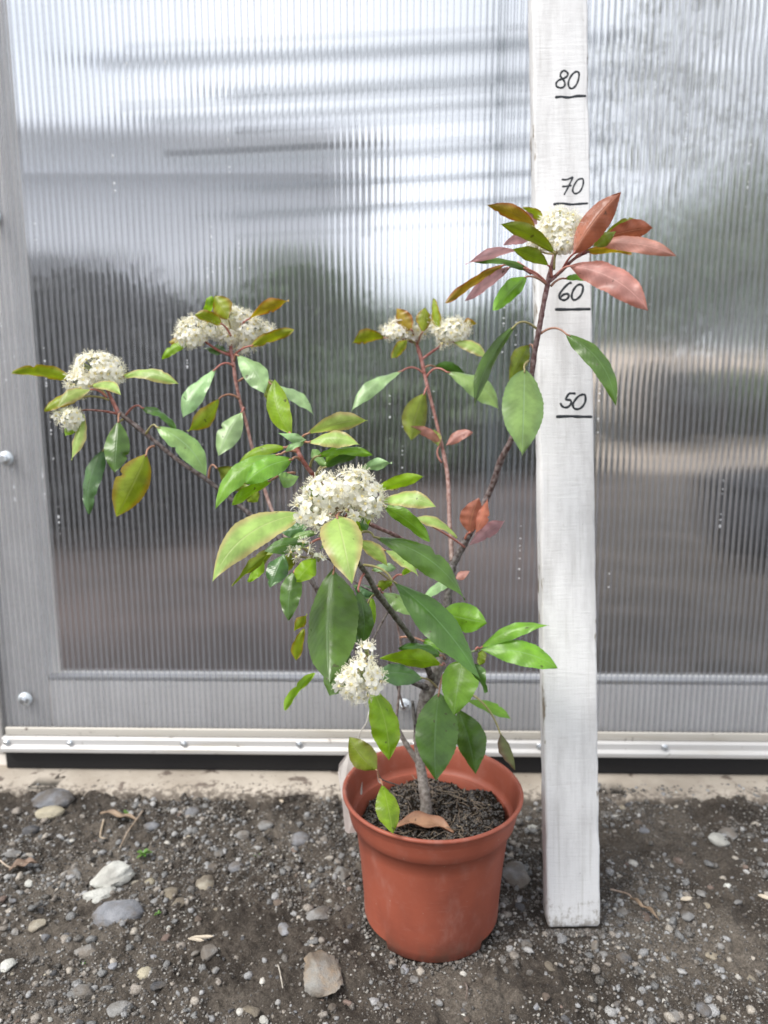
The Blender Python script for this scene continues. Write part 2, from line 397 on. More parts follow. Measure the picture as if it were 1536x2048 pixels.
for px, py in ((45, 1403), (6, 918), (808, 1410), (1560, 1412), (-20, 430)):
    x, z = wx(px, py)
    b = mesh_obj('bolt', *disc_head(.0095, .0035, 24, .7), M_wash, wall); b.location = (x, -.0003, z)
    h = mesh_obj('bolt_head', *disc_head(.0047, .0065, hexa=True), M_zinc, b, smooth=False); h.location = (0, -.0034, 0); h.rotation_euler = (0, .4, 0)
    w_ = mesh_obj('washer', *disc_head(.0068, .0012, 24, .3), M_zinc, b); w_.location = (0, -.0034, 0)
box('gap_strip', PXL, PXR, -.004, .02, .0105, .0382, M_black, wall)  # black strip painting the shade of the open gap under the rail
# water beads between the two sheets
dv = MB(); bm = bmesh.new(); bmesh.ops.create_icosphere(bm, subdivisions=1, radius=1); bv = [tuple(v.co) for v in bm.verts]; bf = [tuple(v.index for v in f.verts) for f in bm.faces]; bm.free()
for c in range(46):
    px, py = random.uniform(-100, 1640), random.triangular(-50, 1350, 350); x, z = wx(px, py)
    xi = PXL + (math.floor((x-PXL)/PITCHR)+random.uniform(.3,.7))*PITCHR
    for k in range(random.randint(2, 9)):
        r = random.uniform(.00035, .0009); zz = z+random.gauss(0, .02)
        dv.add([(xi+random.uniform(-.001,.001)+p[0]*r, -.0001+p[1]*r*.5, zz+p[2]*r*1.3) for p in bv], bf)
M_bead = plain('water_bead', (.9,.92,.96), .08, 0.02)
dv.build('water_droplets', M_bead, wall)['kind'] = 'stuff'
# concrete footing
def concrete():
    t = NT('concrete'); oc = t.n('ShaderNodeTexCoord').outputs['Object']
    a = t.noise(oc, 9, 5, .6); b = t.noise(oc, 130, 5, .7); c_ = t.noise(oc, 40, 3)
    c = t.mix(t.smooth(a, .35, .7), (.47,.42,.36), (.33,.285,.235)); c = t.mix(t.smooth(b, .6, .72), c, (.2,.17,.14)); c = t.mix(t.smooth(c_, .60, .68), c, (.15,.12,.1)); yy = t.n('ShaderNodeSeparateXYZ', {0: oc}).outputs[1]; c = t.mix(t.smooth(t.math('ADD', t.math('MULTIPLY', yy, -9.0), t.math('MULTIPLY', b, .9)), .80, 1.0), c, (.13,.108,.088))
    return t.done(t.bsdf(c, .85, t.bump(b, .5, .0015)))
xs = np.arange(-1.6, 1.6, .006); V = []; F = []
rows = [(-.060, -.03), (-.058, .0), (-.052, .006), (-.042, .0085), (-.02, .0092), (.03, .0092), (.25, .0092)]
for i, x in enumerate(xs):
    for j, (y, z) in enumerate(rows):
        e = float(fbm(np.array([x]), np.array([j*1.7]), 18, 3)[0]); k = 1 if j < 4 else .15
        V.append((x, y+e*.016*k, z+e*.004*k))
m = len(rows)
for i in range(len(xs)-1):
    for j in range(m-1): F.append((i*m+j, (i+1)*m+j, (i+1)*m+j+1, i*m+j+1))
foot = mesh_obj('concrete_footing', V, F, concrete()); foot.location = (0, YW, 0); foot.rotation_euler = (0, 0, WROT)
tag(foot, 'rough pale concrete footing under the greenhouse wall rail', 'footing')

# ---------------------------------------------------------------- things seen through the wall
def foliage(name, blobs, n, size, cols, parent=None, seed=1, flat=0.0):
    r = np.random.default_rng(seed); vol = np.array([b[3]*b[4]*b[5] for b in blobs]); k = r.choice(len(blobs), n, p=vol/vol.sum())
    B = np.array(blobs)[k]; dr = r.normal(size=(n,3)); dr /= np.linalg.norm(dr, axis=1)[:,None]; rad = r.random((n,1))**.45
    P = B[:, :3] + dr*rad*B[:, 3:6]
    u = r.normal(size=(n,3)); u /= np.linalg.norm(u, axis=1)[:,None]; v = np.cross(u, r.normal(size=(n,3))); v /= np.linalg.norm(v, axis=1)[:,None]
    s = size*r.uniform(.6, 1.4, (n,1))
    V = np.stack([P-u*s, P-v*s*.45, P+u*s, P+v*s*.45], 1).reshape(-1, 3); F = np.arange(n*4).reshape(-1, 4)
    c = np.array(cols)[r.integers(0, len(cols), n)]; C = np.repeat(c*r.uniform(.7,1.3,(n,1)), 4, axis=0)
    return tri_mesh(name, V, F, M_fol, parent, col=C)
M_fol = mat_vcol('foliage', .6, 8, .2, 0, .001, .3)
M_trunk = plain('trunk_bark', (.12,.09,.07), .9, .3, 30)
def bush(name, px, ytop, ybase, Y, halfw, label, cat, cols, n=5000, size=.03, group=None, seed=1, trunk=False):
    c = at_y(px, ytop, Y); top = c.z; x = c.x
    root = empty(name, (x, Y, 0)); tag(root, label, cat, group)
    r = np.random.default_rng(seed); zb = ybase; blobs = [(0, 0, zb+(top-zb)*.5, halfw*1.0, halfw*.4, (top-zb)*.56)]
    for i in range(14):
        fz = r.random(); hw = halfw*math.sqrt(max(.12, 1-(max(0, fz-.25)/.8)**2))
        blobs.append((r.uniform(-.7,.7)*hw, r.uniform(-.3,.3)*halfw, zb+(top-zb)*(.12+.76*fz), halfw*.36, halfw*.3, (top-zb)*.17))
    foliage('crown', blobs, n, size, cols, root, seed)
    mb = MB(); mb.add(*tube_vf([(0,0,-.05),(.01,0,zb+(top-zb)*.3),(0,.02,zb+(top-zb)*.7)], [.03*max(1,halfw),.022*max(1,halfw),.008], 8))
    for q in range(5):
        a = q*1.3; mb.add(*tube_vf([(0,0,zb+(top-zb)*.15*(q*.5)),(math.cos(a)*halfw*.3,math.sin(a)*halfw*.2,zb+(top-zb)*(.3+.1*q)),(math.cos(a)*halfw*.6,math.sin(a)*halfw*.3,zb+(top-zb)*(.4+.1*q))], [.012,.009,.004], 6))
    mb.build('trunk', M_trunk, root); return root
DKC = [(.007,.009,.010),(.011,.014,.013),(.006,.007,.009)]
GRC = [(.07,.13,.04),(.10,.16,.05),(.045,.085,.03)]
OLC = [(.12,.13,.07),(.09,.11,.05),(.16,.16,.09)]
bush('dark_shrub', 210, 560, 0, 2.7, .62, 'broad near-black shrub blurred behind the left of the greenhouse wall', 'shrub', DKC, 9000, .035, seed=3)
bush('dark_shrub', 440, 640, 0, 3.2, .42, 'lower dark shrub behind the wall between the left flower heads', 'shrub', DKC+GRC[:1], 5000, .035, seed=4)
bush('garden_tree', 600, 545, .3, 6.5, .75, 'grey green round tree seen through the wall left of centre', 'tree', GRC, 4500, .06, seed=5)
bush('garden_tree', 1010, 600, .2, 9.0, .55, 'small dark tree seen through the wall just left of the white board', 'tree', GRC, 3000, .06, seed=6)
bush('garden_shrub', 780, 720, 0, 4.6, .85, 'low green shrub behind the wall in the middle of the photo', 'shrub', GRC+DKC[:1], 5000, .05, seed=7)
bush('garden_shrub', 1000, 790, 0, 5.0, .55, 'low brownish shrub behind the wall beside the white board', 'shrub', [(.10,.08,.06),(.07,.11,.04)], 4500, .045, seed=8)
bush('clipped_hedge', 1500, 745, 0, 7.8, 1.4, 'clipped green hedge seen through the wall at the right edge', 'hedge', GRC, 6000, .06, seed=9)
bush('tall_birch', 1330, -60, 1.6, 6.0, .75, 'thin olive tree with sparse crown seen through the upper right of the wall', 'tree', OLC, 420, .06, seed=10)
bush('tall_birch', 1500, 130, 1.2, 7.0, .6, 'second sparse olive tree at the right edge behind the wall', 'tree', OLC, 380, .06, seed=12)
bush('garden_shrub', 1290, 735, 0, 6.6, .55, 'grey green shrub behind the wall just right of the white board', 'shrub', [(.06,.07,.06),(.09,.09,.08)], 3500, .05, seed=18)
FAR_HAZED = [(.22,.30,.20),(.30,.34,.27),(.15,.22,.14)]  # foliage colours paled to paint in the haze of distance
bush('distant_tree', 1230, 470, .3, 20, 1.9, 'pale hazy tree seen through the wall beside the right edge of the white board', 'tree', FAR_HAZED, 2600, .16, seed=21)
bush('distant_tree', 1400, 380, .3, 21, 2.2, 'tallest pale hazy tree seen through the right part of the wall', 'tree', FAR_HAZED, 3000, .16, seed=22)
bush('distant_tree', 1580, 330, .3, 19, 2.1, 'pale hazy tree cut off by the right edge of the photo', 'tree', FAR_HAZED, 2800, .16, seed=23)
bush('distant_tree', 800, 625, .3, 22, 3.0, 'low wide hazy tree seen through the wall behind the back flower head', 'tree', FAR_HAZED, 3000, .16, seed=24)
M_shed = plain('shed_wall', (.60,.62,.66), .8, .1, 1.5); M_roof = plain('shed_roof', (.50,.52,.56), .6, .1, 2)
shed = empty('grey_shed', (-3.6, 10, 0)); tag(shed, 'long pale grey shed seen through the wall behind the left flower heads', 'shed')
box('wall', -4.2, 3.2, 0, 3.5, 0, 3.05, M_shed, shed, 0)
mesh_obj('roof', [(-4.5,-.3,3.06),(3.4,-.3,3.06),(3.4,1.7,3.7),(-4.5,1.7,3.7),(3.4,3.8,3.06),(-4.5,3.8,3.06)], [(0,1,2,3),(3,2,4,5),(0,5,4,1),(1,4,2),(0,3,5)], M_roof, shed, smooth=False)
M_floor = plain('floor_shade', (.075,.055,.048), .85, .5, 2.2, .3)  # dark colour puts the shade of the greenhouse interior into the floor
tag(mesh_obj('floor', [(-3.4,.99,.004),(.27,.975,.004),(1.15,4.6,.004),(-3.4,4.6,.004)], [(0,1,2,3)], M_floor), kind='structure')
# rack of horizontal slats
M_slat = plain('grey_slats', (.16,.19,.21), .6)
rack = empty('slatted_rack', (0, 2.6, 0)); tag(rack, 'tall grey rack of horizontal slats blurred behind the upper part of the wall', 'rack')
zs_ = []
for py, hh, xl in ((68, .009, 250), (188, .018, 240), (243, .014, 470), (286, .010, 330), (360, .012, 400), (408, .006, 520), (455, .010, 470)):
    p0 = at_y(xl, py+24*(1100-xl)/850, 2.6); p1 = at_y(1180, py-20, 2.6); hh *= .7
    V, F = box_vf(0, 1, -.01, .01, -hh, hh); V = [(p0.x+(p1.x-p0.x)*v[0], v[1], p0.z+(p1.z-p0.z)*v[0]+v[2]) for v in V]
    mesh_obj('slat', V, F, M_slat, rack, smooth=False)
for px in (995, 1110):
    p = at_y(px, 300, 2.6); box('post', p.x-.012, p.x+.012, -.035, -.0105, 0, 2.3, M_slat, rack, .002)
# paths and bank
M_path = plain('sandy_path', (.36,.30,.24), .9, .2, 6)
p = [on_z(1100, 918), on_z(1750, 925), on_z(1750, 872), on_z(980, 868)]
for q in p: q.z = .006
tag(mesh_obj('path', [tuple(q) for q in p], [(0,1,2,3)], M_path), kind='structure')
xs = np.linspace(1.5, 16, 30); V = []; F = []
for i, x in enumerate(xs):
    for j, (yy, zz) in enumerate(((0,0),(.8,.6),(1.6,.95),(3.5,1.1),(6,0))):
        e = float(fbm(np.array([x]), np.array([j*3.1]), .9, 3)[0]); V.append((x, 12+yy+e*.6, zz*(1+.35*e)*min(1, (x-1.2)/2) ))
for i in range(29):
    for j in range(4): F.append((i*5+j, (i+1)*5+j, (i+1)*5+j+1, i*5+j+1))
tag(mesh_obj('hill', V, F, M_path), kind='structure')
# black round tub
def lathe(prof, ns=64, wob=None):
    V = []; F = []
    for i, (r, z) in enumerate(prof):
        for k in range(ns):
            a = 2*math.pi*k/ns; V.append((r*math.cos(a), r*math.sin(a), z))
    for i in range(len(prof)-1):
        for k in range(ns): F.append((i*ns+k, i*ns+(k+1)%ns, (i+1)*ns+(k+1)%ns, (i+1)*ns+k))
    return V, F
q = on_z(1590, 1085); M_tub = plain('black_plastic', (.012,.012,.014), .5)
tub = empty('black_tub', (q.x, q.y, 0)); tag(tub, 'large round black plastic tub seen through the wall at the right edge', 'tub')
mesh_obj('body', *lathe([(.0,.0),(.30,.0),(.33,.05),(.37,.22),(.355,.22),(.32,.05),(0,.04)]), M_tub, tub)
mesh_obj('rim', *lathe([(.371,.2205),(.385,.222),(.385,.25),(.37,.255),(.355,.25),(.356,.2205)]), M_tub, tub)

# ---------------------------------------------------------------- measuring board
M_board = None
def board_material():
    t = NT('whitewashed_wood'); oc = t.n('ShaderNodeTexCoord').outputs['Object']
    s = t.n('ShaderNodeSeparateXYZ', {0: oc}); x, z = s.outputs[0], s.outputs[2]
    a = t.noise(oc, 22, 5, .65, (1.3, 1, .28)); fine = t.noise(oc, 160, 5, .7, (.22, 1, 2.2)); grain = t.noise(oc, 120, 4, .6, (1.6, 1, .06)); sp = t.noise(oc, 230, 3)
    c = t.mix(t.smooth(a, .42, .68), (.74,.74,.75), (.55,.545,.55))
    c = t.mix(t.math('MULTIPLY', t.smooth(fine, .56, .72), .22), c, (.42,.40,.38)); c = t.mix(t.math('MULTIPLY', t.smooth(grain, .54, .7), .34), c, (.46,.45,.43))
    # worn edges and scuffs show the bare grey wood
    ex = t.smooth(t.math('ABSOLUTE', x), .0205, .0262); wn_ = t.noise(oc, 55, 5, .7, (1,1,.35))
    c = t.mix(t.smooth(t.math('ADD', t.math('MULTIPLY', ex, .16), wn_), .71, .79), c, (.24,.20,.16))
    bz = t.math('SUBTRACT', 1.0, t.smooth(z, .0, .05))
    c = t.mix(t.math('MULTIPLY', t.smooth(t.math('ADD', t.math('MULTIPLY', bz, .2), t.noise(oc, 150, 5, .75, (1,1,.7))), .62, .80), .7), c, (.26,.23,.19))
    c = t.mix(t.math('MULTIPLY', t.smooth(sp, .72, .76), .6), c, (.2,.19,.18))
    kn = t.n('ShaderNodeVectorMath', {0: oc, 1: (-.006, -.01, .7405)}, operation='DISTANCE').outputs['Value']
    ring = t.math('MULTIPLY', t.math('SINE', t.math('MULTIPLY', kn, 2400.0)), t.math('SUBTRACT', 1.0, t.smooth(kn, .003, .008)))
    c = t.mix(t.math('MULTIPLY', t.smooth(ring, .2, .9), .3), c, (.35,.3,.26))
    h = t.math('ADD', t.math('MULTIPLY', fine, -.6), t.math('ADD', t.math('MULTIPLY', grain, -.6), t.math('MULTIPLY', ring, .5)))
    return t.done(t.bsdf(c, .75, t.bump(h, .7, .0012), Specular_IOR_Level=.3))
LEAN = math.atan(.1367)
bl = on_z(1093, 1853); br_ = on_z(1201, 1853)
bc = (bl+br_)/2 - Vector((0,.003,0)); BW = (br_-bl).length/2*.985
TILT = -R(1.45)
board = empty('measuring_board', (bc.x, bc.y, .0), (-LEAN, 0, 0))
board.rotation_euler = (Matrix.Rotation(TILT, 4, 'Y') @ Matrix.Rotation(-LEAN, 4, 'X')).to_euler()
bpy.context.view_layer.update()
tag(board, 'tall whitewashed wooden board with handwritten height marks leaning beside the pot', 'measuring board')
def build_board():
    V = []; F = []; T = .02; n = 0
    zs = [0.0, .0015, .004] + list(np.arange(.009, 1.9, .006)); rc = .0022
    for i, z in enumerate(zs):
        ins = {0:.0035, 1:.0012, 2:.0003}.get(i, 0)
        ring = []
        j = [float(fbm(np.array([z]), np.array([q*9.3]), 55, 3)[0])*.0013 for q in range(4)]
        jc = [max(0, float(fbm(np.array([z]), np.array([q*5.3+50]), 40, 2)[0]))*.004 for q in range(4)]
        X = BW - ins; Y0 = ins; Y1 = T-ins
        for q, (cx, cy, a0) in enumerate(((-X, Y0, 180), (X, Y0, 270), (X, Y1, 0), (-X, Y1, 90))):
            r = rc+jc[q]; sx = 1 if cx > 0 else -1; sy = 1 if cy > .01 else -1
            for k in range(4):
                a = R(a0+k*30); ring.append((cx-sx*r+r*math.cos(a)+j[q]*sx*.6, cy-sy*r+r*math.sin(a), z))
        V += ring
    m = 16
    for i in range(len(zs)-1):
        for k in range(m): F.append((i*m+k, i*m+(k+1)%m, (i+1)*m+(k+1)%m, (i+1)*m+k))
    F.append(tuple(range(m))[::-1]); F.append(tuple((len(zs)-1)*m+k for k in range(m)))
    return mesh_obj('plank', V, F, board_material(), board, smooth=True)
build_board()
M_ink = plain('marker_ink', (.012,.016,.022), .45)
MW = board.matrix_world.copy(); MI = MW.inverted(); BN = (MW.to_3x3() @ Vector((0,-1,0))).normalized(); BP = MW @ Vector((0,0,0))
def to_board(px, py):
    r = ray(px, py); s = (BP-CO).dot(BN)/r.dot(BN); return MI @ (CO+r*s)
def stroke(pts, o, sc, wpx=.0021):
    P = [to_board(o[0]+x/sc, o[1]+y/sc) for x, y in pts]; P = catmull([(p.x, 0, p.z) for p in P], 5)
    P = np.array(P); T = np.gradient(P, axis=0); T /= np.linalg.norm(T, axis=1)[:,None]+1e-12; N = np.stack([-T[:,2], T[:,1]*0, T[:,0]], 1)
    V = []; F = []
    for i in range(len(P)):
        w = wpx/2*(1+.12*math.sin(i*.9)+.06*(random.random()-.5)); w *= .75 if i in (0, len(P)-1) else 1
        for s, y in ((-1,-.00003),(-.6,-.00035),(.6,-.00035),(1,-.00003)): V.append((P[i][0]+N[i][0]*w*s, y, P[i][2]+N[i][2]*w*s))
    for i in range(len(P)-1):
        for k in range(3): F.append((i*4+k, (i+1)*4+k, (i+1)*4+k+1, i*4+k+1))
    return V, F
A = (1060, 120); B_ = (1080, 540)
D8 = [(470,150),(430,135),(395,165),(390,205),(415,240),(440,275),(445,320),(420,350),(380,355),(340,335),(335,295),(365,260),(415,240),(465,215),(485,180),(470,150)]
Z8 = [(600,145),(560,165),(515,220),(490,290),(500,345),(530,365),(570,345),(605,290),(625,220),(625,165),(600,145)]
D7a = [(405,1528),(470,1530),(550,1497)]; D7b = [(550,1497),(520,1560),(470,1660),(435,1725)]; D7c = [(410,1620),(470,1615),(530,1605)]
Z7 = [(655,1518),(610,1535),(565,1600),(545,1665),(565,1705),(605,1705),(650,1665),(680,1590),(680,1530),(655,1518)]
D6 = [(405,165),(370,170),(310,225),(260,290),(245,340),(270,375),(310,385),(350,365),(370,325),(345,305),(300,315),(265,345)]
Z6 = [(520,180),(470,200),(425,260),(405,330),(420,375),(455,380),(505,345),(540,285),(550,215),(520,180)]
D5a = [(455,1582),(410,1578),(370,1580)]; D5b = [(370,1580),(330,1655),(385,1665),(400,1700),(370,1745),(320,1760),(280,1740),(262,1700)]
Z5 = [(560,1590),(500,1610),(445,1670),(420,1730),(445,1775),(495,1778),(545,1745),(580,1680),(580,1610),(560,1590)]
MARKS = [('80', A, .0019, [D8, Z8], [(320,478),(400,470),(490,480),(600,462),(718,460)]),
         ('70', A, .0017, [D7a, D7b, D7c, Z7], [(297,1848),(400,1835),(520,1848),(620,1842),(742,1834)]),
         ('60', B_, .0022, [D6, Z6], [(190,505),(400,505),(520,502),(648,500)]),
         ('50', B_, .0022, [D5a, D5b, Z5], [(205,1878),(400,1872),(500,1878),(668,1878)])]
for nm, o, w, digs, line in MARKS:
    mb = MB()
    for dgt in digs: mb.add(*stroke(dgt, o, 6.4, w))
    ob = mb.build('number', M_ink, board); ob['label'] = 'handwritten black number %s' % nm
    mb = MB(); mb.add(*stroke(line, o, 6.4, w*1.25)); mb.build('mark_line', M_ink, board)

# ---------------------------------------------------------------- flower pot
PX, PY = .047, .662
def pot_material():
    t = NT('terracotta_plastic'); oc = t.n('ShaderNodeTexCoord').outputs['Object']
    a = t.noise(oc, 11, 5, .6); b = t.noise(oc, 38, 5, .65, (1,1,.45)); sc = t.noise(oc, 90, 3, .5, (1, 1, 6)); sp = t.noise(oc, 260, 2)
    c = t.mix(t.smooth(a, .35, .7), (.335,.088,.052), (.225,.060,.038))
    c = t.mix(t.math('MULTIPLY', t.smooth(b, .5, .8), .36), c, (.46,.28,.24)); c = t.mix(t.math('MULTIPLY', t.smooth(sc, .6, .8), .15), c, (.55,.34,.3))
    z = t.n('ShaderNodeSeparateXYZ', {0: oc}).outputs[2]
    dust = t.math('MULTIPLY', t.math('SUBTRACT', 1.0, t.smooth(z, .0, .03)), t.smooth(t.noise(oc, 60, 5), .42, .65))
    c = t.mix(t.math('MULTIPLY', dust, .55), c, (.14,.09,.065)); c = t.mix(t.smooth(sp, .75, .78), c, (.5,.36,.3))
    return t.done(t.bsdf(c, t.math('ADD', .42, t.math('MULTIPLY', b, .22)), t.bump(a, .15, .001), Specular_IOR_Level=.45))
M_pot = pot_material()
pot = empty('flower_pot', (PX, PY, 0)); tag(pot, 'scuffed terracotta coloured round plastic flower pot standing on the gravelly soil', 'flower pot')
outer = [(.0585,.0),(.0612,.0015),(.0632,.010),(.0640,.0115),(.0655,.03),(.0690,.065),(.0722,.095),(.0745,.1115),(.0772,.1128),(.0790,.1150),(.0805,.122),(.0822,.131),(.0838,.1362),(.0850,.1385),(.0862,.1398),(.0864,.1412),(.0855,.1424),(.0840,.1426),(.0825,.1415),(.0815,.1385),(.0800,.133),(.0785,.120),(.0775,.1145),(.0745,.1130),(.0728,.1095),(.070,.095),(.066,.06),(.062,.02),(.060,.008),(.0,.008)]
outer = [(r*1.012+(.0022*max(0, 1-z/.05) if r > .01 else 0), z*.982) for r, z in outer]
ns = 160; V, F = lathe(outer, ns)
def in_notch(k):
    a = (math.degrees(2*math.pi*(k+.5)/ns) + 90) % 90 if False else math.degrees(2*math.pi*(k+.5)/ns)
    d_ = min(abs(((a-c+180) % 360)-180) for c in (-90+64, -90-64, 90+64, 90-64)); return d_ < 22
F2 = []
for i in range(len(outer)-1):
    for k in range(ns):
        if i < 3 and in_notch(k): continue
        F2.append(F[i*ns+k])
body = mesh_obj('body', [v for v in V[:21*ns]], [f for f in F2 if max(f) < 12*ns], M_pot, pot)
mesh_obj('rim', V, [f for f in F2 if max(f) >= 12*ns and max(f) < 24*ns], M_pot, pot)
mesh_obj('inner_wall', V, [f for f in F2 if max(f) >= 24*ns], M_pot, pot)
for o in pot.children:
    bm = bmesh.new(); bm.from_mesh(o.data); bmesh.ops.delete(bm, geom=[v for v in bm.verts if not v.link_faces], context='VERTS'); bm.to_mesh(o.data); bm.free()
# potting soil
def potsoil():
    n = 150; V = []; F = []
    rr = .0705; g = np.linspace(-rr, rr, n); X, Y = np.meshgrid(g, g); rad = np.hypot(X, Y)
    k = np.minimum(1, rr/np.maximum(rad, 1e-6)); X = X*k; Y = Y*k
    Z = .105 + fbm(X+2, Y, 28, 3)*.010 + fbm(X, Y+2, 150, 4, .6)*.006 + .006*np.clip((X-Y*.8)/rr, -.3, 1)*np.clip(np.hypot(X,Y)/rr*1.4-.3, 0, 1) - .004*np.exp(-(np.hypot(X+.0, Y)/.018)**2)
    V = np.stack([X.ravel(), Y.ravel(), Z.ravel()], 1); i = np.arange(n-1)[:,None]*n+np.arange(n-1)[None,:]; F = np.stack([i,i+1,i+n+1,i+n],-1).reshape(-1,4)
    t = NT('peat'); oc = t.n('ShaderNodeTexCoord').outputs['Object']; a = t.noise(oc, 260, 5, .7); b = t.noise(oc, 30, 3)
    c = t.mix(t.smooth(a, .4, .7), (.008,.006,.004), (.045,.031,.021)); c = t.mix(t.smooth(a, .68, .74), c, (.14,.10,.06))
    o = tri_mesh('potting_soil', V, F, t.done(t.bsdf(c, .95, t.bump(a, 1, .004), Specular_IOR_Level=.2)), smooth=True)
    o.location = (PX, PY, 0); return o, (X, Y, Z)
ps, (SX, SY, SZ) = potsoil(); tag(ps, 'dark peaty potting soil filling the flower pot', 'soil', kind='stuff')
def soil_z(x, y):
    i = int(np.argmin((SX-x)**2+(SY-y)**2)); return float(SZ.ravel()[i])
# peat crumbs and fibres
def crumbs(name, pts, sizes, cols, mat, flat=.7, seed=2, sub=1):
    r = np.random.default_rng(seed); bm = bmesh.new(); bmesh.ops.create_icosphere(bm, subdivisions=sub, radius=1)
    bvv = np.array([v.co[:] for v in bm.verts]); bff = np.array([[v.index for v in f.verts] for f in bm.faces]); bm.free()
    n = len(pts); sc = sizes[:,None]*r.uniform(.6,1.3,(n,3)); sc[:,2] *= flat
    jit = r.uniform(.72,1.28,(n,len(bvv),1)); W = bvv[None]*jit*sc[:,None,:]
    q = r.uniform(0, 2*math.pi, n); c, s = np.cos(q), np.sin(q); tl = r.normal(0,.35,n); ct, st = np.cos(tl), np.sin(tl)
    x = W[:,:,0]*ct[:,None]-W[:,:,2]*st[:,None]; z = W[:,:,0]*st[:,None]+W[:,:,2]*ct[:,None]; y = W[:,:,1]
    W = np.stack([x*c[:,None]-y*s[:,None], x*s[:,None]+y*c[:,None], z], -1) + pts[:,None,:]
    Fa = bff[None]+(np.arange(n)*len(bvv))[:,None,None]
    return tri_mesh(name, W.reshape(-1,3), Fa.reshape(-1,3), mat, col=np.repeat(cols, len(bvv), axis=0))
M_crumb = mat_vcol('crumb', .9, 900, .3, .2, .0005, .25)
n = 4200; a = rng.uniform(0, 2*math.pi, n); rd = .0695*np.sqrt(rng.random(n)); px_, py_ = rd*np.cos(a), rd*np.sin(a)
pz_ = np.array([soil_z(x, y) for x, y in zip(px_, py_)])
pal = np.array([(.02,.013,.009),(.035,.023,.015),(.012,.009,.007),(.09,.06,.035),(.2,.15,.09)])[rng.choice(5, n, p=[.40,.26,.24,.08,.02])]
o = crumbs('peat_crumbs', np.stack([px_, py_, pz_+.0005], 1), (.0004+.0017*rng.random(n)**2.2), pal, M_crumb, .55)
o.location = (PX, PY, 0); tag(o, 'loose dark peat crumbs on top of the potting soil', 'soil', kind='stuff')
mb = MB()
for k in range(260):
    x, y = random.uniform(-.06,.06), random.uniform(-.06,.06)
    if math.hypot(x, y) > .064: continue
    z = soil_z(x, y)+.001; an = random.uniform(0, 6.28); l = random.uniform(.006,.022); P = []
    for q in range(4): P.append((x+math.cos(an)*l*q/3+random.uniform(-.002,.002), y+math.sin(an)*l*q/3+random.uniform(-.002,.002), z+random.uniform(0,.0035)))
    P = [p for p in P if math.hypot(p[0], p[1]) < .068]
    if len(P) > 2: mb.add(*tube_vf(catmull(P, 3), [random.uniform(.0002,.00055)]*(3*(len(P)-1)+1), 4), c=random.choice([(.14,.09,.05),(.07,.045,.03),(.22,.16,.10)]))
o = mb.build('root_fibres', M_crumb, None, usecol=True); o.location = (PX, PY, 0); tag(o, 'fine brown root fibres lying on the potting soil', 'roots', kind='stuff')

# plastic tag behind the left rim of the pot, with its string
M_tagp = plain('tag_plastic', (.42,.39,.37), .35, .05)
tg = empty('plant_tag', at(690, 1560, .735)); tag(tg, 'blank off-white plastic plant tag hanging behind the left rim of the pot', 'plant tag')
tp = [(716,1488,.775),(700,1500,.772),(678,1528,.765),(676,1545,.764),(684,1600,.752),(690,1662,.742),(697,1667,.742),(712,1664,.745),(724,1600,.755),(726,1500,.775)]
P = [at(*q)-tg.location for q in tp]; nn = (P[3]-P[0]).cross(P[6]-P[0]).normalized()*.0007; k = len(P)
mesh_obj('card', [tuple(p+nn) for p in P]+[tuple(p-nn) for p in P], [tuple(range(k)), tuple(range(k, 2*k))[::-1]]+[(i, i+k, (i+1)%k+k, (i+1)%k) for i in range(k)], M_tagp, tg, smooth=False)
P = catmull([tuple(at(*q)-tg.location) for q in ((716,1492,.774),(720,1466,.76),(733,1446,.745),(738,1425,.74),(745,1405,.74))], 6)
mesh_obj('string', *tube_vf(P, [.0007]*len(P), 6, .3), plain('white_string', (.75,.72,.66), .8), tg)

# ---------------------------------------------------------------- the plant
plant = empty('flowering_shrub', (PX, PY, .105))
tag(plant, 'red-tipped evergreen shrub with cream flower heads growing in the plastic pot', 'potted shrub')
PL = plant.location.copy()
loc = lambda v: tuple(Vector(v)-PL)
GREY=(.25,.215,.19); DKB=(.038,.026,.022); RED=(.34,.075,.055); MIDB=(.09,.055,.045); LB=(.26,.17,.14)
STEMS = {}
def stem_part(name, pts, c0, c1, wob=.12):
    """pts: (px, py, D, radius_mm)"""
    Q = catmull([tuple(at(p[0], p[1], p[2]))+(p[3]*.001,) for p in pts], 7)
    P = [q[:3]-np.array(PL) for q in Q]; r = [q[3]*(.82 if name != 'trunk' else 1.0) for q in Q]
    for k in range(3, len(r)-2, random.randint(5,8)): r[k] *= 1.13
    V, F = tube_vf(P, r, 10, wob); n = len(P)
    col = [tuple(c0[i]*(1-t)+c1[i]*t for i in range(3)) for t in [k/(n-1) for k in range(n)] for _ in range(10)]
    return mesh_obj(name, V, F, M_bark, plant, col=col)
stem_part('trunk', [(853,1632,.731,6.2),(851,1600,.729,5.5),(844,1550,.728,5.0),(837,1500,.724,4.2),(836,1455,.719,4.4),(845,1412,.716,5.2),(859,1375,.714,6.6),(872,1345,.713,6.4),(885,1312,.713,5.2),(892,1270,.713,4.3),(893,1225,.712,4.1),(898,1172,.71,4.0),(905,1130,.71,4.0)], GREY, DKB)
stem_part('branch', [(905,1132,.71,4.0),(925,1094,.705,4.2),(950,1045,.70,3.9),(983,975,.69,3.6),(1001,922,.68,3.7),(1020,885,.67,3.2),(1044,825,.66,3.0),(1062,755,.648,2.9),(1070,700,.64,2.8),(1077,665,.635,2.9),(1086,615,.63,2.6),(1097,560,.625,2.7),(1109,510,.62,2.0)], DKB, (.16,.05,.045))
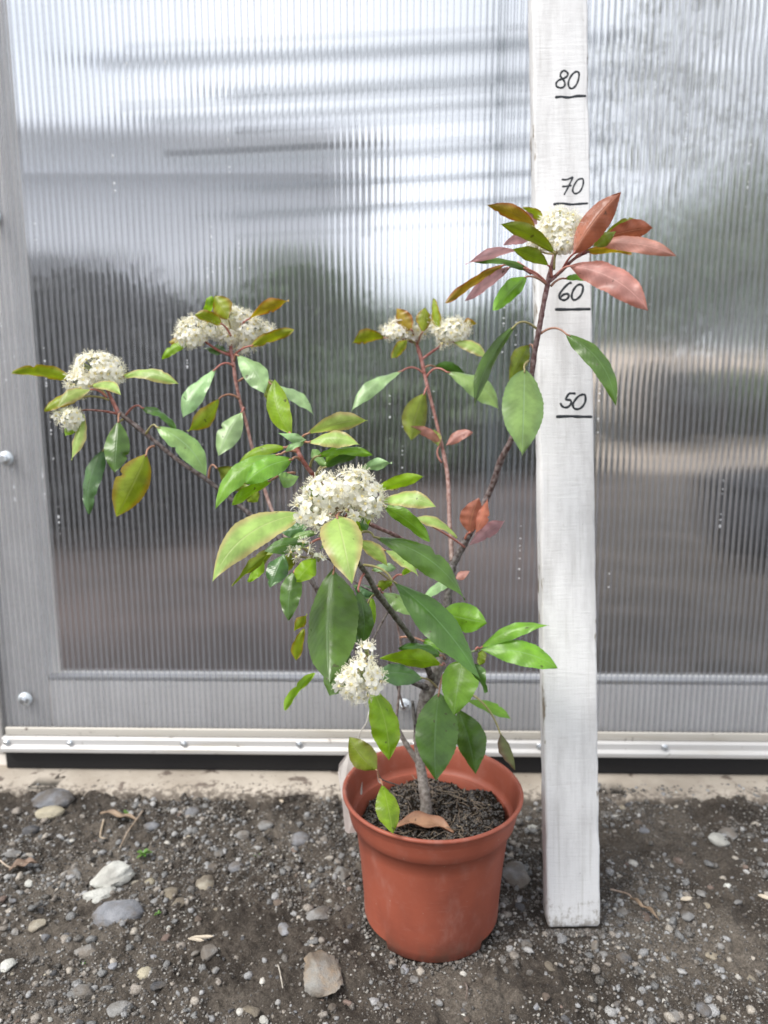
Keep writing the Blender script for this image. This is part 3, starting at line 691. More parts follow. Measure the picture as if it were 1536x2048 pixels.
stem_part('branch', [(904,1122,.71,3.2),(902,1085,.715,2.7),(899,1040,.72,2.6),(896,960,.73,2.5),(889,915,.733,2.4),(880,875,.735,2.0),(867,820,.737,2.0),(851,757,.74,2.1),(842,716,.74,2.4),(828,672,.74,1.8)], LB, RED)
stem_part('branch', [(866,1365,.712,4.6),(855,1336,.70,3.6),(827,1283,.67,3.3),(778,1218,.62,2.9),(754,1186,.595,3.0),(734,1150,.575,2.6),(702,1105,.545,2.3),(688,1065,.525,2.0),(684,1030,.512,1.7),(684,1000,.508,1.2)], DKB, (.09,.08,.03))
stem_part('branch', [(862,1378,.712,4),(820,1362,.70,3.2),(745,1325,.68,2.6),(680,1262,.665,2.6),(633,1178,.66,2.7),(608,1140,.66,2.7),(560,1078,.66,2.6),(508,1035,.66,2.5),(417,962,.66,2.4),(358,922,.66,2.3),(292,868,.66,2.3),(250,835,.66,2.5),(237,825,.66,2.6)], DKB, (.08,.035,.03))
stem_part('twig', [(238,828,.66,2.4),(230,812,.66,2.2),(217,785,.662,1.7),(208,760,.662,1.4)], RED, RED)
stem_part('branch', [(612,1142,.662,2.2),(580,1090,.67,2.0),(546,1025,.68,2.0),(527,972,.69,1.9),(506,902,.695,1.9),(492,843,.70,1.8),(479,797,.70,1.8),(471,760,.70,2.0),(467,727,.70,2.1),(462,700,.70,2.0),(464,672,.70,1.6)], LB, RED)
stem_part('branch', [(899,1172,.71,3.0),(870,1115,.68,2.2),(828,1091,.65,2.1),(785,1068,.62,2.0),(740,1048,.60,2.0),(690,1015,.585,2.0),(650,975,.57,2.0),(628,952,.565,2.0),(604,919,.56,2.1),(592,893,.56,2.2)], DKB, RED)
stem_part('branch', [(840,1530,.727,3.4),(818,1497,.722,3.2),(802,1470,.718,2.8),(793,1445,.714,2.0),(797,1400,.708,1.5),(801,1350,.70,1.5),(803,1300,.695,1.4),(796,1255,.69,1.3),(786,1215,.68,1.2),(780,1165,.67,1.1)], GREY, (.15,.06,.05))
stem_part('dead_stub', [(834,1470,.717,2.4),(829,1440,.714,2.2),(825,1402,.712,1.8)], DKB, DKB)
stem_part('twig', [(808,1418,.712,1.3),(795,1375,.715,1.2),(776,1320,.70,1.1)], MIDB, MIDB)
stem_part('twig', [(741,1292,.615,1.2),(757,1258,.618,1.1),(780,1216,.622,1.4)], MIDB, MIDB)
stem_part('twig', [(748,1183,.594,1.6),(724,1172,.60,1.3),(704,1158,.61,1.0),(660,1120,.60,1.0),(640,1110,.575,.9)], DKB, MIDB)
stem_part('twig', [(845,718,.74,1.6),(862,705,.738,1.5),(880,692,.735,1.3),(892,675,.732,1.0)], RED, RED)
stem_part('twig', [(465,712,.70,1.7),(435,700,.695,1.4),(405,678,.69,1.2),(392,660,.69,.9)], RED, RED)
stem_part('twig', [(237,828,.66,1.4),(205,822,.655,1.2),(170,820,.65,1.0),(150,825,.648,.9)], RED, MIDB)
stem_part('twig', [(1100,562,.625,2.0),(1125,540,.628,1.8),(1148,518,.63,1.5),(1178,503,.633,1.2)], (.2,.05,.05), (.2,.05,.05))
stem_part('twig', [(1093,567,.625,2.0),(1075,552,.63,1.7),(1058,540,.635,1.4),(1035,524,.64,1.1)], (.3,.1,.08), (.4,.1,.08))
stem_part('twig', [(880,1300,.712,1.8),(925,1307,.69,1.4),(958,1299,.67,1.1)], MIDB, (.2,.3,.1))
stem_part('twig', [(889,1368,.713,1.6),(915,1372,.70,1.4),(941,1388,.69,1.3)], MIDB, (.3,.12,.09))
stem_part('twig', [(764,1567,.66,.9),(758,1562,.665,1.0),(756,1545,.668,.9),(766,1560,.70,.8),(812,1575,.73,.8)], LB, MIDB)

WP = [(0,.015),(.04,.16),(.1,.38),(.2,.68),(.32,.9),(.45,1.0),(.58,.98),(.7,.84),(.8,.64),(.88,.41),(.94,.21),(.975,.09),(1,.0)]
def wprof(t):
    for (a, b), (c, d_) in zip(WP, WP[1:]):
        if t <= c: return b+(d_-b)*(t-a)/(c-a)
    return 0
PET = {'rd':RED,'pk':(.5,.2,.16),'pv':(.4,.14,.13),'bz':RED,'or':(.5,.15,.1)}
def leaf(b, t, w, key, D=(.6,.6), m=(0,0), up=1, roll=28, fold=.32, arch=.06, flip=False, pet=None, pd=None, pm=None, tw=0, rip=1.0, sh=1.0):
    """b, t: base and tip in the photo; w: seen width; D: distances of base and tip; m: sideways bow of the midrib"""
    if isinstance(D, (int, float)): D = (D, D)
    Bp = at(b[0], b[1], D[0]); Tp = at(t[0], t[1], D[1]); ax = (Tp-Bp); Ln = ax.length; an = ax.normalized()
    mid_px = ((b[0]+t[0])/2+m[0]*2, (b[1]+t[1])/2+m[1]*2, (D[0]+D[1])/2)
    Cp = at(*mid_px)
    view = (CO-(Bp+Tp)/2).normalized(); side = an.cross(view).normalized(); nv = side.cross(an).normalized()
    if nv.dot(view) < 0: nv = -nv
    best = None
    for sg in (1, -1):
        a_ = R(roll)*sg; Ls = side*math.cos(a_)+nv*math.sin(a_); Nn = nv*math.cos(a_)-side*math.sin(a_)
        if best is None or (Nn.z*up > best[1].z*up): best = (Ls, Nn)
    Ls, Nn = best; Dm = (D[0]+D[1])/2; hw = w/2*Dm/FPX/max(.35, math.cos(R(roll)))
    Cp = Cp + Nn*(arch*Ln*2)
    NT_, NS = 34, 8; V = []; UV = []; F = []
    ph = random.random()*6; sh = sh*random.uniform(.86,1.12); tw = tw or random.uniform(-16,16); nt = random.uniform(.3,.8) if random.random() < .16 else 9; nsd = random.choice((-1,1)); wv = random.uniform(.0006,.0022)
    for i in range(NT_+1):
        tt = i/NT_; P = Bp*(1-tt)**2+Cp*2*tt*(1-tt)+Tp*tt**2
        W = wprof(tt**sh)*hw; a_ = R(tw)*(tt-.3)
        l = Ls*math.cos(a_)+Nn*math.sin(a_); nn_ = Nn*math.cos(a_)-Ls*math.sin(a_)
        for j in range(NS+1):
            s = (j/NS)*2-1; ser = (1+.016*(1 if i % 2 else -1)*(.1<tt<.93)) if abs(s) == 1 else 1
            h = -fold*abs(s)**1.25*W + rip*.0006*math.sin(tt*26+abs(s)*3+ph)*abs(s)*min(1, W/.008) + rip*wv*math.sin(tt*8+ph*2+s*1.7)*s*s
            ser *= 1-(.30*math.exp(-((tt-nt)/.03)**2) if abs(s) > .7 and s*nsd > 0 else 0)
            V.append(P+l*(s*W*ser)+nn_*h - PL); UV.append((.5+s/2, tt))
    for i in range(NT_):
        for j in range(NS):
            a0 = i*(NS+1)+j; q = (a0, a0+NS+1, a0+NS+2, a0+1); F.append(q)
    # make faces point along Nn (upper side) unless the under side is what one sees
    e1 = V[NS//2+NS+1]-V[NS//2]; e2 = V[NS//2+1+NS+1]-V[NS//2+NS+1]; fn = e1.cross(e2)
    if (fn.dot(Nn) < 0) != flip: F = [f[::-1] for f in F]
    o = mesh_obj('leaf', V, F, LM[key], plant, uv=UV); o['label'] = KEYLABEL[key]
    if pet is not None:
        pd_ = pd if pd is not None else D[0]+.01
        S = at(pet[0], pet[1], pd_); M = (S+Bp)/2
        if pm is not None: M = at((pet[0]+b[0])/2+pm[0]*2, (pet[1]+b[1])/2+pm[1]*2, (pd_+D[0])/2)
        else: M = M + Vector((0, 0, .004))
        pts = [S*(1-q)**2+M*2*q*(1-q)+Bp*q*q for q in [k/9 for k in range(10)]]
        pts.append(Bp + (Cp-Bp)*.10)
        c = PET.get(key, random.choice([(.42,.13,.10),(.36,.16,.09),(.3,.26,.09)]))
        V2, F2_ = tube_vf([np.array(p-PL) for p in pts], [.0011-.00035*k/10 for k in range(11)], 7)
        mesh_obj('petiole', V2, F2_, M_petiole, o, col=[c]*len(V2))
    return o
SPEC = []
def Lf(*a, **k): SPEC.append((a, k))
# --- left flower head
Lf((145,758),(24,745),28,'yo',(.655,.65),(2,-10),pet=(205,775),up=-1,roll=35)
Lf((244,755),(357,768),26,'lg',(.655,.64),(0,-12),pet=(212,778),up=1)
Lf((182,772),(242,790),22,'lg',(.64,.62),(10,-8),roll=20,pet=(212,790))
Lf((184,779),(116,815),24,'lg',(.64,.625),(-6,-6),roll=35,pet=(214,795))
Lf((162,795),(89,822),26,'yo',(.645,.64),(-4,-6),pet=(218,800))
Lf((168,828),(143,920),20,'lg',(.65,.64),(4,0),roll=45,fold=.5)
Lf((166,828),(130,872),22,'yg',(.655,.65),(-5,4))
Lf((237,841),(230,946),48,'dk',(.645,.63),(0,0),fold=.4,roll=12,pet=(240,828),pm=(-1,-5))
Lf((209,897),(178,1028),34,'db',(.66,.655),(-9,0),up=1,roll=35,pet=(246,838),pm=(-4,-6))
Lf((293,908),(233,1033),66,'yo',(.64,.63),(0,0),up=-1,roll=15,pet=(309,892),pm=(-4,-3))
Lf((284,816),(352,858),17,'dk',(.67,.67),(4,-6),roll=50,pet=(250,833),pm=(2,-12))
Lf((313,854),(412,952),48,'mg',(.64,.63),(12,-6),roll=25,pet=(292,868),pm=(2,-10),fold=.15)
Lf((433,936),(497,990),38,'ol',(.67,.67),(3,-5),up=-1,pet=(417,960),pm=(-3,-16))
# --- second flower head
Lf((412,632),(424,592),20,'yg',.69,up=-1)
Lf((457,640),(428,592),40,'yo',(.685,.69),(2,-2),up=-1,roll=15,pet=(463,670))
Lf((443,648),(390,629),26,'yo',(.68,.675),(0,-5),up=-1,pet=(462,672))
Lf((498,638),(578,601),24,'bz',(.69,.685),(-2,-7),up=-1,pet=(468,668))
Lf((502,692),(588,660),24,'yo',(.69,.685),(2,-5),up=-1,pet=(467,712))
Lf((376,686),(324,718),19,'yg',(.70,.70),(-2,-4),pet=(408,690))
Lf((366,690),(338,684),15,'bz',(.71,.71),(0,-4))
Lf((456,705),(405,697),17,'dk',(.70,.70),(0,-3),roll=50,pet=(466,718))
Lf((474,710),(528,787),46,'pg',(.675,.66),(8,-4),roll=20,pet=(468,722))
Lf((431,738),(366,836),36,'pg',(.68,.665),(-8,2),roll=30,pet=(468,733),pm=(0,-9))
Lf((439,796),(375,862),34,'yo',(.68,.67),(4,6),up=-1,pet=(479,798),pm=(0,-8))
Lf((485,822),(437,912),44,'pg',(.68,.665),(-2,-2),roll=20,pet=(489,818))
Lf((541,768),(627,830),21,'pg',(.70,.69),(8,-4),roll=45,pet=(476,763),pd=.70,pm=(4,-16))
Lf((528,755),(545,808),34,'ol',(.71,.71),(6,0),up=-1)
# --- shoot in the middle
Lf((582,869),(549,758),46,'yg',(.56,.575),(-8,4),up=-1,roll=20,pet=(592,893),pd=.56)
Lf((614,868),(735,841),34,'lg',(.55,.545),(4,-12),up=-1,roll=32,pet=(595,892),pd=.56)
Lf((616,885),(719,890),32,'lg',(.545,.535),(4,-9),roll=30,pet=(597,896),pd=.56)
Lf((613,879),(556,866),17,'pg',(.55,.54),(0,3),roll=25)
Lf((608,884),(571,901),15,'pg',(.55,.54),(0,-2),roll=25)
Lf((584,919),(491,967),46,'gr',(.545,.53),(-8,-5),roll=20,fold=.3,pet=(600,920),pd=.56)
Lf((562,908),(431,1018),40,'gr',(.555,.54),(-18,-12),roll=30,pet=(597,905),pd=.56)
Lf((572,895),(476,930),22,'yg',(.57,.575),(-4,-8),roll=30,pet=(596,902),pd=.56)
Lf((540,962),(464,1010),24,'yg',(.56,.55),(-4,-5),up=-1,pet=(590,946),pd=.575)
Lf((486,968),(516,1004),30,'ol',(.58,.58),(0,3),up=-1)
Lf((598,953),(555,950),30,'mg',(.56,.55),(-2,8),roll=20)
Lf((637,912),(745,910),20,'gr',(.55,.54),(2,-8),roll=30,pet=(620,935),pm=(-3,-5),pd=.563)
Lf((650,935),(722,906),20,'dk',(.555,.55),(0,-5),up=-1,roll=40,pet=(630,955),pd=.566)
Lf((652,932),(624,898),22,'mg',(.57,.58),(-2,0))
Lf((717,944),(784,926),21,'pg',(.55,.545),(-2,-6),up=-1,roll=30)
# --- front flower head
Lf((602,1028),(425,1164),66,'lg',(.505,.475),(-22,-16),roll=18,fold=.12,sh=.8,pet=(680,1035),pd=.515,arch=.08)
Lf((674,1034),(704,1168),84,'lg',(.485,.455),(-2,-4),roll=8,fold=.2,sh=.62,pet=(686,1024),pd=.512,arch=.1)
Lf((752,981),(847,953),26,'yg',(.50,.49),(2,-6),up=-1,roll=25,pet=(690,1035),pd=.515)
Lf((752,978),(800,974),18,'lg',(.53,.53),(0,-3),roll=30)
Lf((762,1004),(872,1014),34,'lg',(.50,.485),(4,-9),roll=28,fold=.15,pet=(700,1035),pd=.515)
Lf((768,1012),(859,1083),32,'gr',(.52,.515),(8,-5),up=-1,roll=28,pet=(705,1040),pd=.52)
Lf((828,1036),(914,1076),20,'lg',(.66,.66),(6,-7),roll=35,pet=(929,1094),pd=.70)
Lf((745,1036),(690,1056),34,'yg',(.53,.53),(0,4),up=-1)
Lf((722,1036),(734,1060),17,'dk',(.515,.51),(0,0))
Lf((748,1074),(930,1200),48,'dk',(.51,.50),(15,-14),roll=22,fold=.35,pet=(704,1076),pm=(6,-12),pd=.53,arch=.07)
Lf((712,1080),(776,1134),28,'lg',(.56,.56),(6,-5),up=-1,pet=(700,1078),pd=.55)
Lf((632,1117),(593,1161),42,'yg',(.50,.485),(-1,2),roll=15)
Lf((622,1086),(528,1103),30,'dk',(.515,.51),(-3,-3),roll=30,pet=(660,1080),pd=.53)
Lf((543,1105),(464,1172),15,'ol',(.53,.52),(-4,-5),up=-1,roll=50,fold=.5)
Lf((526,1116),(497,1164),24,'yg',(.56,.56),(0,4))
Lf((568,1106),(540,1176),40,'db',(.53,.52),(0,0),roll=20)
Lf((582,1106),(566,1150),32,'ol',(.55,.55),(0,0),up=-1)
Lf((589,1142),(577,1241),44,'dk',(.56,.55),(-3,0),roll=20,pet=(608,1138),pd=.655)
Lf((578,1082),(634,1066),16,'mg',(.53,.53),(0,-4),roll=25)
Lf((560,1062),(620,1050),26,'db',(.55,.55),(0,4),roll=25)
# --- large front leaf and those below
Lf((668,1140),(659,1366),108,'dk',(.57,.497),(-3,0),roll=24,fold=.42,pet=(682,1070),pd=.53,arch=.05,tw=-14)
Lf((690,1290),(659,1392),66,'dk',(.55,.54),(2,6),roll=20,fold=.4)
Lf((716,1178),(722,1302),42,'dk',(.55,.55),(6,0),roll=25,pet=(728,1148),pd=.57)
Lf((744,1197),(737,1262),18,'yg',(.57,.57),(3,0),up=-1)
Lf((614,1228),(588,1262),19,'yo',.60,up=-1)
Lf((608,1258),(592,1321),24,'yo',(.60,.60),(-4,0),up=-1,roll=25)
Lf((629,1346),(569,1420),20,'yg',(.59,.57),(-7,-2),up=-1,roll=40,fold=.5)
Lf((784,1161),(960,1358),66,'dk',(.54,.51),(6,-6),roll=24,fold=.3,pet=(727,1130),pm=(8,-7),pd=.57,arch=.06,tw=20)
Lf((945,1325),(973,1385),22,'dk',(.525,.52),(3,0),up=-1,roll=40)
Lf((763,1185),(823,1233),32,'mg',(.62,.61),(5,-5),roll=30,pet=(756,1180),pd=.60)
Lf((882,1226),(974,1246),58,'gr',(.68,.66),(3,0),up=-1,roll=15,pet=(893,1262),pd=.712)
Lf((846,1197),(912,1158),20,'pg',(.69,.68),(0,-3),roll=35)
Lf((910,1158),(939,1142),15,'pk',(.69,.69),(0,0))
Lf((803,1150),(838,1130),15,'yg',(.65,.65),(0,-3),up=-1,pet=(785,1160),pd=.67)
Lf((745,1140),(792,1137),19,'pg',(.63,.63),(0,-4),pet=(783,1165),pd=.67)
Lf((754,1172),(784,1164),22,'ol',(.64,.64),(0,3),up=-1,pet=(784,1170),pd=.67)
Lf((710,1178),(750,1190),26,'db',(.62,.62),(0,-4))
Lf((959,1298),(1098,1251),28,'gr',(.67,.655),(0,-11),roll=30,pet=(951,1300),pd=.67)
Lf((961,1299),(1115,1336),50,'gr',(.665,.645),(10,-8),roll=22,fold=.15)
Lf((926,1322),(908,1430),76,'gr',(.655,.635),(0,0),sh=.75,roll=18,fold=.25,pet=(906,1300),pd=.69)
Lf((878,1385),(872,1562),86,'dk',(.655,.635),(-3,0),roll=14,fold=.22,pet=(886,1350),pd=.70,arch=.04)
Lf((916,1418),(951,1548),60,'dk',(.685,.665),(8,0),up=-1,roll=25,pet=(893,1368),pd=.71)
Lf((936,1402),(1023,1439),23,'gr',(.70,.69),(5,-4),roll=30)
Lf((1000,1466),(1030,1540),22,'br',(.665,.655),(5,0),roll=50,fold=.9,pet=(941,1387),pm=(6,-8),pd=.69)
Lf((884,1331),(760,1317),34,'yg',(.65,.635),(2,-10),up=-1,roll=32,pet=(890,1330),pd=.70)
Lf((846,1356),(746,1348),42,'db',(.67,.66),(-2,-4),roll=30,pet=(875,1376),pd=.705)
Lf((846,1282),(897,1306),21,'gr',(.68,.67),(4,-5),pet=(800,1275),pd=.69)
Lf((746,1380),(778,1521),58,'yg',(.61,.60),(7,0),roll=18,fold=.25,sh=.85,rip=2.4,pet=(742,1360),pd=.62)
Lf((755,1541),(699,1474),50,'ol',(.66,.67),(-3,4),up=-1,roll=18,pet=(758,1562),pd=.667)
Lf((764,1567),(786,1668),46,'yg',(.655,.63),(0,0),roll=15,fold=.25,pet=(758,1560),pd=.667)
Lf((882,1312),(798,1296),24,'dk',(.67,.66),(2,-6),roll=35,pet=(890,1318),pd=.71)
Lf((745,1196),(708,1170),24,'pg',(.63,.62),(0,0),roll=20)
Lf((690,1062),(640,1098),22,'dk',(.54,.54),(0,-3),roll=30)
Lf((960,1330),(965,1300),20,'ol',(.66,.66),(0,0))
Lf((700,1106),(638,1072),27,'gr',(.55,.55),(0,-5),roll=30,pet=(708,1112),pd=.555)
Lf((560,1092),(500,1142),22,'ol',(.57,.56),(-3,-4),up=-1,roll=30)
Lf((768,1100),(836,1152),24,'lg',(.60,.59),(5,-6),roll=30,pet=(752,1100),pd=.62)
Lf((733,1214),(702,1292),32,'db',(.60,.60),(-2,0),roll=25,pet=(748,1190),pd=.60)
Lf((650,928),(704,880),21,'gr',(.575,.58),(-3,-4),up=-1,roll=30,pet=(632,950),pd=.57)
Lf((655,1000),(600,975),26,'ol',(.60,.60),(0,-4),up=-1,roll=25)
# --- back flower head
Lf((771,676),(705,686),28,'yo',(.735,.73),(-4,-9),up=-1,pet=(826,685),pd=.74)
Lf((823,660),(793,617),34,'bz',(.725,.73),(-2,0),up=-1,roll=15,pet=(830,680),pd=.74)
Lf((845,665),(851,615),30,'yo',(.725,.73),(-1,0),up=-1,roll=15,pet=(835,690),pd=.74)
Lf((879,661),(868,597),20,'yo',(.725,.73),(-2,0),up=-1,roll=25,pet=(880,690),pd=.735)
Lf((918,656),(954,648),17,'bz',.74,(0,-5),up=-1)
Lf((815,680),(785,716),22,'yo',(.73,.72),(-3,0),up=-1,pet=(832,690),pd=.74)
Lf((905,684),(971,714),24,'lg',(.725,.715),(6,-5),roll=30,pet=(882,692),pd=.735)
Lf((868,733),(932,752),21,'dk',(.745,.745),(3,-7),up=-1,pet=(847,738),pd=.74)
Lf((804,742),(703,823),27,'pg',(.73,.715),(-10,-4),roll=35,pet=(848,748),pm=(0,-10),pd=.74)
Lf((893,744),(998,820),40,'mg',(.73,.715),(10,-8),roll=35,pet=(853,754),pm=(-2,-12),pd=.74)
Lf((849,786),(822,881),50,'ol',(.73,.72),(-6,0),up=-1,roll=15,pet=(855,776),pd=.74)
Lf((881,888),(821,852),19,'pk',(.73,.72),(4,-5),up=-1,pet=(884,925),pm=(-8,0),pd=.734)
Lf((877,893),(867,858),19,'lg',.73,up=-1)
Lf((892,891),(945,864),22,'pk',(.73,.72),(0,-6),roll=25)
# --- upper right shoot
Lf((1110,507),(1001,448),30,'ol',(.615,.60),(4,-12),up=-1,roll=25,pet=(1108,540),pd=.622)
Lf((1070,453),(973,410),28,'bz',(.635,.63),(4,-8),up=-1,roll=22)
Lf((1088,443),(1045,415),18,'yo',(.65,.65),(3,-3),up=-1)
Lf((1074,448),(1040,428),20,'pv',(.655,.655),(2,-3),up=-1)
Lf((1060,478),(1007,490),22,'pv',(.65,.65),(0,-6),up=-1)
Lf((1100,503),(1054,478),26,'pv',(.64,.64),(0,-4),up=-1)
Lf((1098,532),(1024,498),28,'ol',(.615,.605),(2,-6),up=-1,pet=(1104,555),pd=.623)
Lf((1036,502),(931,529),18,'pv',(.61,.60),(-4,-10),up=-1,roll=32)
Lf((1052,538),(948,523),15,'dk',(.62,.61),(-2,-6),roll=45,pet=(1092,565),pd=.625)
Lf((1008,530),(892,606),19,'bz',(.635,.625),(-10,-4),up=-1,roll=40,pet=(1060,545),pd=.635)
Lf((1020,534),(930,602),22,'pv',(.625,.615),(-4,-2),up=-1,roll=40,pet=(1062,548),pd=.635)
Lf((1053,553),(988,621),38,'gr',(.615,.60),(-5,-2),up=-1,roll=20,pet=(1092,568),pd=.625)
Lf((1147,508),(1242,385),54,'rd',(.61,.60),(-4,-4),up=1,roll=12,fold=.75,pet=(1122,545),pd=.627)
Lf((1212,465),(1290,450),26,'ol',(.645,.64),(0,-7),up=-1,roll=25)
Lf((1196,486),(1352,512),32,'pk',(.63,.61),(6,-7),roll=20,pet=(1150,516),pd=.63)
Lf((1205,476),(1306,456),38,'rd',(.638,.63),(4,-6),up=-1,roll=20,pet=(1165,508),pd=.63)
Lf((1165,502),(1263,506),13,'bz',(.64,.64),(0,-5),up=-1,roll=40)
Lf((1186,494),(1232,463),26,'ol',(.62,.615),(0,-2),roll=20)
Lf((1141,532),(1296,620),56,'pk',(.61,.585),(12,-12),roll=18,fold=.3,pet=(1112,552),pd=.625,rip=2.2,tw=-15)
Lf((1131,557),(1188,558),15,'gr',(.635,.635),(0,-3),roll=35,pet=(1102,572),pd=.627,pm=(0,-5))
Lf((1029,652),(949,812),28,'dk',(.625,.61),(-17,-4),up=-1,roll=30,pet=(1076,660),pm=(-3,-12),pd=.635,arch=.04)
Lf((1132,668),(1232,810),38,'dk',(.625,.605),(16,-8),roll=28,fold=.35,pet=(1080,668),pm=(2,-12),pd=.635)
Lf((1060,690),(1020,762),34,'ol',(.655,.65),(-4,-2),up=-1,pet=(1068,700),pd=.64)
Lf((1049,738),(1044,912),82,'mg',(.635,.61),(-2,0),sh=.85,roll=14,fold=.15,pet=(1058,722),pm=(-4,-1),pd=.645)
# --- small orange shoots lower right
Lf((940,1066),(958,996),44,'or',(.69,.68),(-6,0),up=-1,roll=15,pet=(930,1078),pd=.70)
Lf((950,1068),(975,998),22,'or',(.685,.675),(4,0),roll=30)
Lf((938,1091),(1009,1042),28,'pv',(.70,.69),(2,-5),up=-1,roll=20)

# the hundred largest leaves are parts of their own, the small rest is one part
for_size = sorted(range(len(SPEC)), key=lambda i: -SPEC[i][0][2]*math.hypot(SPEC[i][0][0][0]-SPEC[i][0][1][0], SPEC[i][0][0][1]-SPEC[i][0][1][1]))
big = set(for_size[:100]); small = []
for i, (a, k) in enumerate(SPEC):
    o = leaf(*a, **k)
    if i not in big: small += [o]+list(o.children)
V, F, UV, C, MIx, mats = [], [], [], [], [], []
for o in small:
    me = o.data; off = len(V); V += [tuple(v.co) for v in me.vertices]; F += [tuple(q+off for q in p.vertices) for p in me.polygons]
    uv_ = [(0,0)]*len(me.vertices)
    if me.uv_layers:
        for l in me.loops: uv_[l.vertex_index] = tuple(me.uv_layers[0].data[l.index].uv)
    UV += uv_; C += [tuple(q.color)[:3] for q in me.color_attributes['Col'].data] if 'Col' in me.color_attributes else [(1,1,1)]*len(me.vertices)
    m = me.materials[0]
    if m not in mats: mats.append(m)
    MIx += [mats.index(m)]*len(me.polygons)
for o in small[::-1]: bpy.data.objects.remove(o)
so = mesh_obj('small_leaves', V, F, mats, plant, uv=UV, col=C, mi=MIx); so['kind'] = 'stuff'
# --- flowers
def flower_mesh(seed, petals=5, nst=18):
    r = random.Random(seed); mb = MB()
    for k in range(petals):
        a = 2*math.pi*k/petals + r.uniform(-.12,.12); lift = r.uniform(.05,.5); n = 7
        ring = []
        for i in range(n+1):
            t = i/n; ring.append((t, .43*math.sin(math.pi*min(1, t*.90+.07))**.5))
        V = []; F = []
        for (t, w) in ring:
            for s in (-1, 0, 1):
                x = .18+t*.80; z = lift*t*.5 - .18*t*t - .05*(s == 0)+.06; y = s*w*.86
                V.append((x*math.cos(a)-y*math.sin(a), x*math.sin(a)+y*math.cos(a), z))
        for i in range(n):
            for j in range(2): F.append((i*3+j, (i+1)*3+j, (i+1)*3+j+1, i*3+j+1))
        mb.add(V, F, m=0)
    V, F = lathe([(.0,.12),(.14,.12),(.22,.05),(.2,-.1),(.06,-.25),(0,-.26)], 8); mb.add(V, F, m=2)
    for k in range(nst):
        a = r.uniform(0, 6.28); e = r.uniform(.35, 1.2); l = r.uniform(.65,.95)
        p0 = np.array((.14*math.cos(a), .14*math.sin(a), .08)); dd = np.array((math.cos(a)*math.cos(e), math.sin(a)*math.cos(e), math.sin(e)))
        mb.add(*tube_vf([p0, p0+dd*l*.5, p0+dd*l], [.024,.018,.016], 3), m=1)
        c = p0+dd*l; s = .055
        mb.add([c+np.array(q)*s for q in ((1,0,0),(-1,0,0),(0,1,0),(0,-1,0),(0,0,1),(0,0,-1))], [(0,2,4),(2,1,4),(1,3,4),(3,0,4),(2,0,5),(1,2,5),(3,1,5),(0,3,5)], m=1)
    me = bpy.data.meshes.new('flower'); me.from_pydata([tuple(v) for v in mb.V], [], mb.F); finish(me, [M_petal, M_stamen, M_eye], True, mi=mb.M); return me
FM = [flower_mesh(s) for s in range(5)]
FMV = []
for me in FM:
    FMV.append((np.array([v.co[:] for v in me.vertices]), [tuple(p.vertices) for p in me.polygons], [p.material_index for p in me.polygons]))
bm = bmesh.new(); bmesh.ops.create_icosphere(bm, subdivisions=2, radius=1); BUDV = [v.co.copy() for v in bm.verts]; BUDF = [tuple(v.index for v in f.verts) for f in bm.faces]; bm.free()
nfl = [0]
